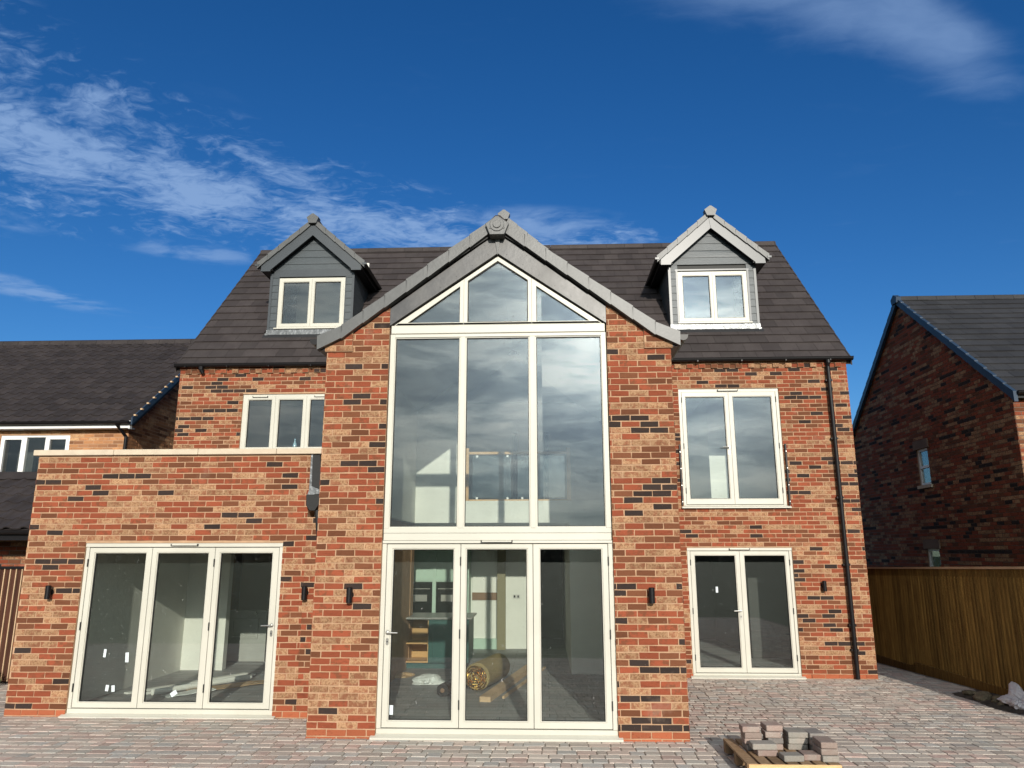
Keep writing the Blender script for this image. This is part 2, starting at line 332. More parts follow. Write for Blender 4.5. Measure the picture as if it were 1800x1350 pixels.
# ------------------------------------------------------------------ mesh helpers
class MB:
    def __init__(s): s.v = []; s.f = []; s.mi = []; s.a = []; s.b = []; s.isl = []
    def poly(s, pts, faces, mi=0, a=0., b=0.):
        k = len(s.v); s.v += [tuple(p) for p in pts]
        f0 = len(s.f)
        for f in faces: s.f.append([k + i for i in f]); s.mi.append(mi); s.a.append(a); s.b.append(b)
        s.isl.append((k, len(s.v), f0, len(s.f)))
        return s
    def box(s, x0, x1, y0, y1, z0, z1, mi=0, a=0., b=0., M4=None):
        p = [(x, y, z) for z in (z0, z1) for y in (y0, y1) for x in (x0, x1)]
        if M4 is not None: p = [M4 @ Vector(q) for q in p]
        return s.poly(p, [(0, 2, 3, 1), (4, 5, 7, 6), (0, 1, 5, 4), (2, 6, 7, 3), (0, 4, 6, 2), (1, 3, 7, 5)], mi, a, b)
    def prism(s, pts, vec, mi=0, a=0., b=0.):          # any planar polygon swept along vec
        n = len(pts); vec = Vector(vec); q = [Vector(p) for p in pts] + [Vector(p) + vec for p in pts]
        return s.poly(q, [list(range(n))[::-1], list(range(n, 2 * n))] + [(i, (i + 1) % n, n + (i + 1) % n, n + i) for i in range(n)], mi, a, b)
    def xz(s, pts, y0, y1, mi=0, a=0., b=0.): return s.prism([(p[0], y0, p[1]) for p in pts], (0, y1 - y0, 0), mi, a, b)
    def yz(s, pts, x0, x1, mi=0, a=0., b=0.): return s.prism([(x0, p[0], p[1]) for p in pts], (x1 - x0, 0, 0), mi, a, b)
    def ring(s, outer, inner, y0, y1, mi=0):          # frame between two loops in the xz plane
        n = len(outer); P = []
        for y in (y0, y1):
            for L in (outer, inner): P += [(q[0], y, q[1]) for q in L]
        F = []
        for i in range(n):
            j = (i + 1) % n
            F += [(i, j, n + j, n + i), (2*n + i, 3*n + i, 3*n + j, 2*n + j), (i, 2*n + i, 2*n + j, j), (n + i, n + j, 3*n + j, 3*n + i)]
        return s.poly(P, F, mi)
    def rring(s, x0, x1, z0, z1, w, y0, y1, mi=0):
        if not isinstance(w, tuple): w = (w, w, w, w)   # left right bottom top
        return s.ring([(x0, z0), (x1, z0), (x1, z1), (x0, z1)], [(x0 + w[0], z0 + w[2]), (x1 - w[1], z0 + w[2]), (x1 - w[1], z1 - w[3]), (x0 + w[0], z1 - w[3])], y0, y1, mi)
    def tube(s, p0, p1, r0, r1=None, n=12, mi=0, a=0.):
        p0, p1 = Vector(p0), Vector(p1); r1 = r0 if r1 is None else r1
        d = (p1 - p0).normalized(); u = d.orthogonal().normalized(); w_ = d.cross(u)
        P = [p0 + (u * math.cos(2*PI*i/n) + w_ * math.sin(2*PI*i/n)) * r0 for i in range(n)] + [p1 + (u * math.cos(2*PI*i/n) + w_ * math.sin(2*PI*i/n)) * r1 for i in range(n)]
        return s.poly(P, [list(range(n))[::-1], list(range(n, 2*n))] + [(i, (i+1) % n, n + (i+1) % n, n + i) for i in range(n)], mi, a)
    def lathe(s, prof, c, n=20, mi=0):                 # prof: (r, z)
        P = []; F = []
        for r, z in prof:
            for i in range(n): P.append((c[0] + r*math.cos(2*PI*i/n), c[1] + r*math.sin(2*PI*i/n), c[2] + z))
        for k in range(len(prof) - 1):
            for i in range(n): F.append((k*n + i, k*n + (i+1) % n, (k+1)*n + (i+1) % n, (k+1)*n + i))
        F.append(list(range(n))[::-1]); F.append([(len(prof)-1)*n + i for i in range(n)])
        return s.poly(P, F, mi)
    def build_by(s, key, name, mats, parent=None, **kw):
        """one object per group of pieces; key maps a piece's centre to its group"""
        G = {}
        for (v0, v1, f0, f1) in s.isl:
            n = v1 - v0; c = tuple(sum(s.v[i][q] for i in range(v0, v1)) / n for q in range(3))
            g = G.setdefault(key(c), MB()); off = len(g.v) - v0
            g.v += s.v[v0:v1]; g.f += [[i + off for i in f] for f in s.f[f0:f1]]
            g.mi += s.mi[f0:f1]; g.a += s.a[f0:f1]; g.b += s.b[f0:f1]
        return [g.build(name, mats, parent, **kw) for g in G.values()]
    def build(s, name, mats, parent=None, fix=True, smooth=False, bevel=0, seg=1):
        me = bpy.data.meshes.new(name); me.from_pydata(s.v, [], s.f)
        for m_ in (mats if isinstance(mats, (list, tuple)) else [mats]): me.materials.append(M[m_] if isinstance(m_, str) else m_)
        me.polygons.foreach_set('material_index', s.mi)
        at = me.attributes.new('kind_of', 'FLOAT', 'FACE'); at.data.foreach_set('value', s.a)
        at = me.attributes.new('tone', 'FLOAT', 'FACE'); at.data.foreach_set('value', s.b)
        if fix:
            bm = bmesh.new(); bm.from_mesh(me); bmesh.ops.recalc_face_normals(bm, faces=bm.faces); bm.to_mesh(me); bm.free()
        if smooth: me.polygons.foreach_set('use_smooth', [True] * len(me.polygons))
        me.update()
        o = bpy.data.objects.new(name, me); C.objects.link(o)
        if parent is not None: o.parent = parent; o.matrix_parent_inverse = Matrix.Translation(-parent_world(parent))
        if bevel:
            bv = o.modifiers.new('edge', 'BEVEL'); bv.width = bevel; bv.segments = seg; bv.limit_method = 'ANGLE'
        return o
def parent_world(p):
    v = Vector((0, 0, 0))
    while p is not None:
        v += p.location
        if p.parent is not None and p.type == 'MESH': v += p.matrix_parent_inverse.to_translation()
        p = p.parent
    return v
def thing(name, label, cat, loc=(0, 0, 0), group=None):
    o = bpy.data.objects.new(name, None); C.objects.link(o); o.location = loc; o.empty_display_size = .3
    o['label'] = label; o['category'] = cat
    if group: o['group'] = group
    return o
def tag(o, label, cat, group=None):
    o['label'] = label; o['category'] = cat
    if group: o['group'] = group
    return o
def kind(o, k): o['kind'] = k; return o

def clip(poly, a, b, c):          # keep a*x + b*z <= c
    o = []
    for i in range(len(poly)):
        p, q = poly[i], poly[(i + 1) % len(poly)]
        dp, dq = a*p[0] + b*p[1] - c, a*q[0] + b*q[1] - c
        if dp <= 0: o.append(p)
        if (dp < 0 < dq) or (dq < 0 < dp):
            k = dp / (dp - dq); o.append((p[0] + k*(q[0]-p[0]), p[1] + k*(q[1]-p[1])))
    return o
def area(p): return abs(sum(p[i][0]*p[(i+1) % len(p)][1] - p[(i+1) % len(p)][0]*p[i][1] for i in range(len(p)))) / 2

CO = .075
class Tones:                       # dark and buff bricks come in short runs
    def __init__(s, seed): s.r = random.Random(seed); s.prev = .5
    def get(s):
        r = s.r
        if s.prev < .09 and r.random() < .27: v = s.prev
        elif s.prev >= .765 and r.random() < .36: v = r.uniform(.77, 1)
        else: v = r.random()
        s.prev = v; return v
def bricks(mb, x0, x1, k0, k1, zd, y, holes=(), halves=(), seed=1, shift=0., axis='x', proud=.006, lower_plinth=0):
    """stretcher bond; bricks are real blocks standing proud of the mortar. halves: (a,b,c) half planes to keep"""
    T = Tones(seed); r = random.Random(seed * 13 + 5)
    for k in range(k0, k1):
        z0, z1 = zd + k*CO + .0065, zd + (k+1)*CO - .0065
        xs = x0 - (.225 if (k % 2 == 0) else .1125) + shift
        while xs > x0: xs -= .225
        while xs < x1:
            a, b = max(xs + .006, x0 + .001), min(xs + .219, x1 - .001); xs += .225
            if b - a < .018: continue
            segs = [(a, b)]
            for hx0, hx1, hz0, hz1 in holes:
                if hz0 < z1 - .004 and hz1 > z0 + .004:
                    ns = []
                    for p, q in segs:
                        if q <= hx0 or p >= hx1: ns.append((p, q)); continue
                        if p < hx0 - .015: ns.append((p, hx0))
                        if q > hx1 + .015: ns.append((hx1, q))
                    segs = ns
            kt, tn = T.get(), r.random()
            for p, q in segs:
                j = lambda: r.uniform(-.0032, .0032)
                P = [(p + j(), z0 + j()), (q + j(), z0 + j()), (q + j(), z1 + j()), (p + j(), z1 + j())]
                for h in halves: P = clip(P, *h)
                if len(P) < 3 or area(P) < .0004: continue
                pr = proud + r.uniform(-.0015, .0015)
                if axis == 'x': mb.xz(P, y, y + pr, 0, kt, tn)
                else: mb.yz(P, y, y + pr, 0, kt, tn)
def wall_pieces(mb, x0, x1, z0, z1, y0, y1, holes, mi=1):
    zs = sorted({z0, z1} | {min(max(h[i], z0), z1) for h in holes for i in (2, 3)})
    for a, b in zip(zs, zs[1:]):
        if b - a < 1e-4: continue
        hs_ = sorted([(h[0], h[1]) for h in holes if h[2] < b - 1e-4 and h[3] > a + 1e-4])
        cx = x0
        for p, q in hs_:
            if p > cx: mb.box(cx, p, y0, y1, a, b, mi)
            cx = max(cx, q)
        if cx < x1: mb.box(cx, x1, y0, y1, a, b, mi)

def tiles(mb, o, u, v, n, ulen, vlen, gauge, tw, skip=None, seed=3, th=.022, jit=.002, half=True, lim=None):
    """flat interlocking tiles as real slabs; o eaves corner, u along eaves, v up the slope, n outward"""
    r = random.Random(seed); o, u, v, n = map(Vector, (o, u, v, n)); rows = int(math.ceil(vlen / gauge))
    for i in range(rows):
        va, vb = i * gauge, min((i + 1) * gauge + .03, vlen)
        k = 0; ua = -(tw/2 if (half and i % 2) else 0)
        while ua < ulen:
            a, b = max(ua, 0), min(ua + tw - .004, ulen); ua += tw; k += 1
            if lim:
                lo, hi = lim((va + vb) / 2); a, b = max(a, lo), min(b, hi)
            if b - a < .02: continue
            if skip and skip(a, b, va, vb): continue
            l0 = th + r.uniform(-jit, jit) + .012; l1 = th * .35
            P = [o + u*a + v*va, o + u*b + v*va, o + u*b + v*vb, o + u*a + v*vb]
            Q = [P[0] + n*l0, P[1] + n*(l0 + r.uniform(-jit, jit)), P[2] + n*l1, P[3] + n*l1]
            mb.poly(P + Q, [(3, 2, 1, 0), (4, 5, 6, 7), (0, 1, 5, 4), (1, 2, 6, 5), (2, 3, 7, 6), (3, 0, 4, 7)], 0, 0, r.random())
def verge_run(mb, pts, y0, y1, drop, unit, thick=.05, mi=0, step=.012):
    """overlapping verge units along a polyline of (x,z) top points, from low to high"""
    for (xa, za), (xb, zb) in zip(pts, pts[1:]):
        L = math.hypot(xb - xa, zb - za); n = max(1, round(L / unit))
        for i in range(n):
            f0, f1 = i / n, min(1.0, (i + 1) / n + .04 * 0)
            ax, az_, bx, bz = xa + (xb-xa)*f0, za + (zb-za)*f0, xa + (xb-xa)*f1, za + (zb-za)*f1
            nx, nz = -(zb-za)/L, (xb-xa)/L
            if nz < 0: nx, nz = -nx, -nz
            e = step
            P = [(ax + nx*e, az_ + nz*e), (bx, bz), (bx, bz - drop), (ax, az_ - drop - e)]
            mb.xz(P, y0 - e*.8, y1, mi, 0, R.random())

# ================================================================== THE HOUSE
house = thing('brick_house', 'new red brick house with full height gable window, dormers and grey tiled roof', 'house', (0, 4.7, 0))
YE, YM, YB = 1.068, 4.677, 11.95
ZE, ZM = -.032, -.094
XL, XR = -2.118, 2.118
GL = .06
# --- gable projection
op = [(-1.348, 1.348, -.1, 6.4)]
gv = lambda s: (s*.74, 1., 6.00)                   # underside of the verge
mb = MB()
gcl = [(.74, 1, 5.995), (-.74, 1, 5.995)]
low = [(.42, 1, 5.425), (-.42, 1, 5.425)]
KN = [(-9, -1.80, 59*CO, 9), (1.80, 9, 59*CO, 9)]
bricks(mb, XL, XR, 1, 80, 0, -.006, op + KN, gcl, seed=11, shift=.005)
for s in (-1, 1):                                  # kneeler bricks at the eaves, slightly proud
    xa, xb = sorted((s*1.80, s*(XR + .022)))
    m0 = len(mb.v)
    bricks(mb, xa, xb, 59, 64, 0, -.034, (), low, seed=21 + s, shift=.02)
    P = clip(clip([(xa, 59*CO), (xb, 59*CO), (xb, 5.2), (xa, 5.2)], *low[0]), *low[1])
    mb.xz(P, -.029, .02, 1)
for s in (-1, 1):
    xa, xb = sorted((s*1.348, s*XR))
    P = [(xa, -.3), (xb, -.3), (xb, 6), (xa, 6)]
    for h in gcl: P = clip(P, *h)
    mb.xz(P, 0, .30, 1)
    mb.box(*sorted((s*(XR - .30), s*XR)), .30, YM, -.3, 4.42, 1)
mb.build_by(lambda c: c[0] > 0, 'gable_wall', ['brick', 'mortar'], house)
mb = MB(); bricks(mb, XL, XR, -3, 1, 0, -.008, op, (), seed=5)
bricks(mb, -6.36, -2.12, -3, 1, ZE, YE - .008, [(-5.56, -2.89, -.06, 3)], (), seed=6)
bricks(mb, XR, 6.134, -3, 1, ZM, YM - .008, [(3.06, 4.885, -.06, 3)], (), seed=8)
mb.build_by(lambda c: (c[0] < XL, c[0] > XR), 'plinth_course', ['plinth', 'mortar'], house)
# side faces of projection
mb = MB()
bricks(mb, 0, YM, -2, 60, 0, XR, (), (), seed=15, axis='y', proud=.006)
bricks(mb, 0, YM, -2, 60, 0, XL - .006, (), (), seed=16, axis='y', proud=.006)
mb.build_by(lambda c: c[0] > 0, 'side_wall', ['brick', 'mortar'], house)
# --- single storey extension, left
EX0, EX1 = -6.358, -2.585
mb = MB(); he = [(-5.56, -2.89, -.1, 2.118)]
bricks(mb, EX0, EX1, 1, 44, ZE, YE - .006, he, [(0, 1, 3.30)], seed=31, shift=.02)
bricks(mb, EX1, XL, 1, 33, ZE, YE - .006, (), (), seed=33, shift=EX1*0 + .02 - ((EX1-EX0) % .225) + .0)
wall_pieces(mb, EX0, EX1, -.3, 3.285, YE, YE + .3, he)
mb.box(EX1, XL, YE, YE + .3, -.3, 2.45, 1)
mb.box(EX0, EX0 + .3, YE + .3, YM, -.3, 3.285, 1)
bricks(mb, YE, YM, 0, 44, ZE, EX0 - .006, (), (), seed=34, axis='y')
mb.build('extension_wall', ['brick', 'mortar'], house)
mb = MB()
for a, b in ((-6.42, -5.30), (-5.296, -4.13), (-4.126, -3.05), (-3.046, -2.425)): mb.box(a, b, YE - .05, YE + .33, 3.29, 3.366)
for a, b in ((YE + .333, 2.9), (2.904, YM)): mb.box(-6.42, -6.04, a, b, 3.29, 3.366)
mb.build('parapet_coping', 'stone', house, bevel=.006)
mb = MB(); mb.box(EX0 + .3, XL, YE + .3, YM, 2.95, 3.02); mb.build('terrace_deck', 'plaster_g', house)
mb = MB(); mb.xz([(-2.575, 3.28), (-2.46, 3.28), (-2.40, 2.76), (-2.60, 2.74), (-2.58, 2.80)], YE - .02, YE + .06)
mb.build('lead_chute', 'flash', house)
mb = MB(); mb.xz([(-2.555, 3.28), (-2.45, 3.28), (-2.40, 2.80), (-2.545, 2.86)], YE - .027, YE - .018)
mb.xz([(-2.585, 2.74), (-2.40, 2.74), (-2.40, 2.62), (-2.46, 2.53), (-2.53, 2.53), (-2.58, 2.60)], YE - .11, YE - .01)
mb.tube((-2.44, YE - .06, 2.54), (-2.40, YE - .06, 2.20), .034); mb.build('rainwater_hopper', 'gasket', house, bevel=.008)
# --- main block wall
mb = MB()
hm = [(3.06, 4.885, -.2, 2.065), (3.05, 4.873, 2.772, 4.925), (-5.09, -3.25, 3.80, 4.905)]
bricks(mb, -6.338, 6.134, 0, 72, ZM, YM - .006, hm + [(-2.13, XR, -1, 6), (-6.4, -2.1, -1, 2.9)], (), seed=41, shift=.05)
wall_pieces(mb, -6.338, 6.134, -.3, 5.46, YM, YM + .3, hm + [(-1.81, 1.81, -.31, 5.47), (-6.04, -2.2, -.31, 2.49)])
# dentil course: every other header stands proud under a projecting stretcher course
r_ = random.Random(4); xx = -6.338; k = 0
T = Tones(99)
while xx < 6.134:
    if not (-2.1 < xx < 2.02):
        pr = .042 if k % 2 else .003
        mb.box(xx + .004, min(xx + .108, 6.134), YM - .006 - pr, YM, ZM + 72*CO + .005, ZM + 73*CO - .005, 0, T.get(), r_.random())
        mb.box(xx, min(xx + .1125, 6.134), YM - pr + .002, YM + .01, ZM + 72*CO - .001, ZM + 73*CO + .001, 1)
    xx += .1125; k += 1
xx = -6.338
while xx < 6.134:
    if not (-2.2 < xx < 2.02): mb.box(xx + .004, min(xx + .22, 6.134), YM - .040, YM, ZM + 73*CO + .005, ZM + 74*CO - .005, 0, T.get(), r_.random())
    xx += .225
mb.box(-6.338, XL, YM - .033, YM + .02, ZM + 73*CO, ZM + 74*CO, 1); mb.box(XR, 6.134, YM - .033, YM + .02, ZM + 73*CO, ZM + 74*CO, 1)
mb.build('main_wall', ['brick', 'mortar'], house)
# gable ends and back of the main block
RP = 1.05; RZ = lambda y: 5.455 + RP * (y - 4.65); YR = 8.30
mb = MB()
for s, xa, xb in ((-1, -6.338, -6.04), (1, 5.834, 6.134)):
    mb.yz([(YM + .3, -.3), (YB, -.3), (YB, 5.40), (YR, RZ(YR) - .06), (YM + .3, RZ(YM + .3) - .06)], xa, xb, 1)
bricks(mb, YM, YB, 0, 125, ZM, 6.134, (), [(-RP, 1, 5.39 - RP*4.65), (RP, 1, 5.39 + RP*(2*YR - 4.65))], seed=51, axis='y')
bricks(mb, YM, YB, 0, 125, ZM, -6.344, (), [(-RP, 1, 5.39 - RP*4.65), (RP, 1, 5.39 + RP*(2*YR - 4.65))], seed=52, axis='y')
mb.box(-6.04, 5.834, YB - .3, YB, -.3, 5.40, 1)
mb.build_by(lambda c: 2 if c[1] > 11.5 and abs(c[0]) < 5.8 else c[0] > 0, 'end_wall', ['brick', 'mortar'], house)

# --- main roof
DC = [-4.15, -.20, 3.985]           # dormer centres
HWD = .86                            # half width of a dormer face
YD = 5.45
vl = math.hypot(1, RP); vdir = Vector((0, 1, RP)).normalized(); ndir = Vector((0, -RP, 1)).normalized()
roof = MB()
y_e = 4.63; o_e = Vector((-6.41, y_e, RZ(y_e)))
def in_dormer(a, b, va, vb):
    x_ = (a + b) / 2 - 6.41; y_ = y_e + (va + vb) / 2 * vdir.y
    for c_ in DC:
        if abs(x_ - c_) < HWD - .03 and YD + .02 < y_ < 7.1: return True
    if abs(x_) < 1.9 and y_ < 5.0: return True
    return False
tiles(roof, o_e, (1, 0, 0), vdir, ndir, 12.63, (YR - y_e) * vl - .02, .302, .332, in_dormer, seed=8)
rb = MB()
def slab(x0, x1, ya, yb): rb.prism([(x0, ya, RZ(ya) - .12), (x0, yb, RZ(yb) - .12), (x0, yb, RZ(yb) - .003), (x0, ya, RZ(ya) - .003)], (x1 - x0, 0, 0))
xs = [-6.40]
for c_ in DC: xs += [c_ - HWD + .05, c_ + HWD - .05]
xs += [6.21]
for i in range(len(xs) - 1):
    if i % 2 == 0: slab(xs[i], xs[i+1], y_e + .04, YR)
    else: slab(xs[i], xs[i+1], y_e + .04 if i != 3 else 5.0, YD + .02); slab(xs[i], xs[i+1], 7.05, YR)
rb.prism([(-6.40, YR, RZ(YR) - .12), (-6.40, 12.15, RZ(2*YR - 12.15) - .12), (-6.40, 12.15, RZ(2*YR - 12.15) + .03), (-6.40, YR, RZ(YR) + .02)], (12.61, 0, 0))
ro = roof.build('roof', 'tile', house)
rb.build('roof_deck', 'tile', house)
mb = MB()
x_ = -6.41
while x_ < 6.2:
    L = min(.45, 6.21 - x_ + .01)
    z_ = RZ(YR)
    P = [(YR - .135, z_ - .085), (YR - .10, z_ + .02), (YR - .03, z_ + .062), (YR + .03, z_ + .062), (YR + .10, z_ + .02), (YR + .135, z_ - .085)]
    mb.yz(P, x_ + .003, x_ + L - .003, 0, 0, R.random()); x_ += L
mb.build('ridge_tile', 'tile', ro)
for s, xv in ((-1, -6.425), (1, 6.215)):
    mb = MB(); n = 17
    for i in range(n):
        a, b = i / n, (i + 1) / n; ya, yb = y_e + (YR - y_e)*a, y_e + (YR - y_e)*b
        mb.yz([(ya, RZ(ya) - .10), (yb, RZ(yb) - .085), (yb, RZ(yb) + .028), (ya, RZ(ya) + .045)], xv - .008, xv + .018)
    mb.build('verge', 'tile', ro)
def gutter(mb, x0, x1, y, z, r=.058):
    n = 8; P = [(y + r*math.cos(PI + PI*i/n), z + r*math.sin(PI + PI*i/n)) for i in range(n + 1)]
    P = [(y - r - .006, z + .012)] + P + [(y + r, z + .012)]
    Q = [(p[0]*.0 + y + (p[0]-y)*.86, z + (p[1]-z)*.86) for p in P[::-1]]
    mb.yz(P + Q, x0, x1)
    mb.yz([(y + (p[0]-y)*1.06, z + (p[1]-z)*1.06) for p in P], x0 - .006, x0 + .010); mb.yz([(y + (p[0]-y)*1.06, z + (p[1]-z)*1.06) for p in P], x1 - .010, x1 + .006)
mb = MB(); gutter(mb, -6.40, XL - .12, 4.575, 5.462, .052); gutter(mb, XR + .12, 6.22, 4.575, 5.462, .052)
x_ = -6.2
while x_ < 6.2:
    if abs(x_) > 2.3: mb.box(x_, x_ + .02, 4.525, 4.62, 5.403, 5.43)
    x_ += .8
mb.build_by(lambda c: c[0] > 0, 'gutter', 'black', house)
mb = MB(); mb.box(-6.36, XL, 4.605, YM + .02, 5.456, 5.475); mb.box(XR, 6.16, 4.605, YM + .02, 5.456, 5.475)
mb.build_by(lambda c: c[0] > 0, 'fascia', 'black', house)
mb = MB(); xd = 5.775; rd = .036
mb.tube((xd, 4.575, 5.42), (xd, 4.575, 5.36), .045); mb.tube((xd, 4.575, 5.37), (xd, 4.60, 5.30), rd); mb.tube((xd, 4.60, 5.31), (xd, 4.60, -.085), rd, n=20)
for z_ in (5.02, 3.95, 2.9, 1.75, .75, .35): mb.tube((xd, 4.60, z_), (xd, 4.60, z_ + .05), rd + .006); mb.box(xd - .06, xd + .06, 4.60, 4.672, z_ + .01, z_ + .04)
mb.build('downpipe', 'black', house)
mb = MB(); mb.tube((-5.9, 4.575, 5.42), (-5.9, 4.575, 5.36), .045); mb.tube((-5.9, 4.575, 5.37), (-5.87, 4.60, 5.30), .034); mb.build('gutter_outlet', 'black', house)

# --- gable projection roof
GA = 6.17                                            # top of the tiling at the ridge, at the front
def gz(x):
    x = abs(x); return GA - .742*x if x < 1.93 else GA - .742*1.93 - .46*(x - 1.93)
mb = MB()
for s in (-1, 1):
    prof = [(0, gz(0) - .02), (s*1.93, gz(1.93) - .02), (s*2.2, gz(2.2) - .02), (s*2.2, gz(2.2) - .06), (s*1.92, gz(1.93) - .13), (0, gz(0) - .16)]
    mb.xz([prof[i] for i in (0, 1, 4, 5)], -.06, 5.45); mb.xz([prof[i] for i in (1, 2, 3, 4)], -.06, 4.62)
gr = mb.build('gable_roof', 'tile', house)
mb = MB()
for s in (-1, 1):
    L = math.hypot(1, .742); u = Vector((0, s, 0)) ; v_ = Vector((-s, 0, .742)).normalized(); n_ = Vector((s*.742, 0, 1)).normalized()
    oo = Vector((s*1.98, -.05 if s > 0 else 4.65, gz(1.93) - .037 - .02))
    tiles(mb, oo, u, v_, n_, 4.7, 1.98*L - .03, .302, .332, seed=61 + s)
mb.build('roof_tile', 'tile', gr)
mb = MB()
for s in (-1, 1):
    verge_run(mb, [(s*2.225, gz(2.225)), (s*1.93, gz(1.93)), (s*.08, gz(.08))], -.085, .02, .155, .335)
mb.build('verge', 'verge', gr)
def cap(mb, x, y, z, r, d=.06):
    P = [(x - r*.62, z - r*.95), (x + r*.62, z - r*.95), (x + r, z + r*.05), (x + r*.12, z + r*.72), (x - r*.12, z + r*.72), (x - r, z + r*.05)]
    mb.xz(P, y - d, y + .10)
mb = MB(); cap(mb, 0, -.10, 6.03, .148)
for rr, dd in ((.09, .072), (.052, .086)): mb.tube((0, -.12, 6.02), (0, -.10 - dd, 6.02), rr, n=24)
for s in (-1, 1): mb.tube((s*.085, -.15, 5.975), (s*.085, -.168, 5.975), .012)
mb.build('ridge_end_cap', 'verge', gr, bevel=.004)
mb = MB()
for i in range(12):
    ya = -.02 + i*.45
    mb.xz([(-.15, gz(.15) - .03), (-.11, gz(.11) + .045), (-.03, gz(.03) + .065), (.03, gz(.03) + .065), (.11, gz(.11) + .045), (.15, gz(.15) - .03)], ya, ya + .444)
mb.build('ridge_tile', 'tile', gr)
mb = MB()
for s in (-1, 1):                                    # end of the side gutters seen at the kneelers
    n = 8; P = [(s*2.27 + .058*math.cos(PI + PI*i/n), 4.565 + .058*math.sin(PI + PI*i/n)) for i in range(n + 1)]
    mb.xz([(s*2.27 - .062, 4.58)] + P + [(s*2.27 + .062, 4.58)], -.06, 4.6)
    mb.box(*sorted((s*2.14, s*2.215)), -.03, 4.6, 4.44, 4.56)
mb.build_by(lambda c: c[0] > 0, 'gutter', 'black', gr)
mb = MB()                                            # lead covered fascia between glazing and verge
F0 = lambda x: 5.70 - .70*abs(x); F1 = lambda x: 5.975 - .742*abs(x)
for s in (-1, 1): mb.xz([(s*.0, F0(0)), (s*1.344, F0(1.344)), (s*1.344, F1(1.344)), (s*.0, F1(0))], -.004, .06)
for s in (-1, 1):
    for i in range(7):
        f = .12 + i*.2; xx = s*f
        mb.tube((xx, -.002, (F0(xx)*.75 + F1(xx)*.25)), (xx, -.009, (F0(xx)*.75 + F1(xx)*.25)), .006, n=6)
        mb.tube((xx + .05*s, -.002, (F0(xx)*.2 + F1(xx)*.8) - .02), (xx + .05*s, -.009, (F0(xx)*.2 + F1(xx)*.8) - .02), .005, n=6)
ld = mb.build('lead_fascia', 'lead', house)
mb = MB(); mb.xz([(-.045, F1(0) - .01), (.045, F1(0) - .01), (0, F0(0) - .035)], -.022, -.005); mb.build('lead_fillet', 'verge', ld)
mb = MB()
for s in (-1, 1): mb.xz([(0, F1(0) + .03), (s*2.15, F1(2.15) + .035*0 + .12), (s*2.15, F1(2.15) + .10), (0, F1(0) - .0)], -.045, .0)
mb.build('undercloak', 'gasket', gr)

# --- window building
def pane(p, x0, x1, z0, z1, y, m='glass'):
    MB().box(x0, x1, y, y + .012, z0, z1).build('glass_pane', m, p)
def leaf(mb, x0, x1, z0, z1, g, y, bead=.014):
    """opening leaf: outer frame, a glazing bead set back and the dark gasket; g = glass rect"""
    gx0, gx1, gz0, gz1 = g
    mb.ring([(x0, z0), (x1, z0), (x1, z1), (x0, z1)], [(gx0 - bead, gz0 - bead), (gx1 + bead, gz0 - bead), (gx1 + bead, gz1 + bead), (gx0 - bead, gz1 + bead)], y, y + .06, 0)
    mb.ring([(gx0 - bead, gz0 - bead), (gx1 + bead, gz0 - bead), (gx1 + bead, gz1 + bead), (gx0 - bead, gz1 + bead)], [(gx0 - .002, gz0 - .002), (gx1 + .002, gz0 - .002), (gx1 + .002, gz1 + .002), (gx0 - .002, gz1 + .002)], y + .008, y + .05, 0)
    mb.ring([(gx0 - .004, gz0 - .004), (gx1 + .004, gz0 - .004), (gx1 + .004, gz1 + .004), (gx0 - .004, gz1 + .004)], [(gx0 + .005, gz0 + .005), (gx1 - .005, gz0 + .005), (gx1 - .005, gz1 - .005), (gx0 + .005, gz1 - .005)], y + .018, y + .045, 1)
def handle(p, x, y, z, s=-1, esc=True, z2=-.10):
    mb = MB()
    mb.tube((x, y, z), (x, y - .012, z), .024, n=18); mb.tube((x, y - .01, z), (x, y - .055, z), .010)
    mb.tube((x - .004*s, y - .05, z), (x + s*.125, y - .05, z - .002), .0105, .009, n=14)
    if esc:
        P = [(x + .016*math.cos(t), z + z2 + (.022 if math.sin(t) > 0 else -.022) + .016*math.sin(t)) for t in [2*PI*i/16 for i in range(16)]]
        mb.xz(P, y - .008, y); mb.tube((x, y - .008, z + z2), (x, y - .013, z + z2), .008, mi=1)
    mb.build('handle', ['steel', 'gasket'], p, bevel=.002)
def vent(p, x0, x1, y, z):
    mb = MB(); mb.box(x0, x1, y - .022, y, z - .007, z + .010); mb.box(x0 - .006, x0 + .006, y - .026, y, z - .012, z + .013, 1); mb.box(x1 - .006, x1 + .006, y - .026, y, z - .012, z + .013, 1); mb.box(x0, x1, y - .018, y, z - .014, z - .007, 1)
    mb.build('trickle_vent', ['cream', 'gasket'], p)
def hinges(p, xs, zs, y):
    mb = MB()
    for x in xs:
        for z in zs: mb.box(x - .007, x + .007, y - .016, y, z - .05, z + .05, 0)
    mb.build_by(lambda c: (round(c[0], 1), round(c[2], 1)), 'hinge', 'gasket', p)
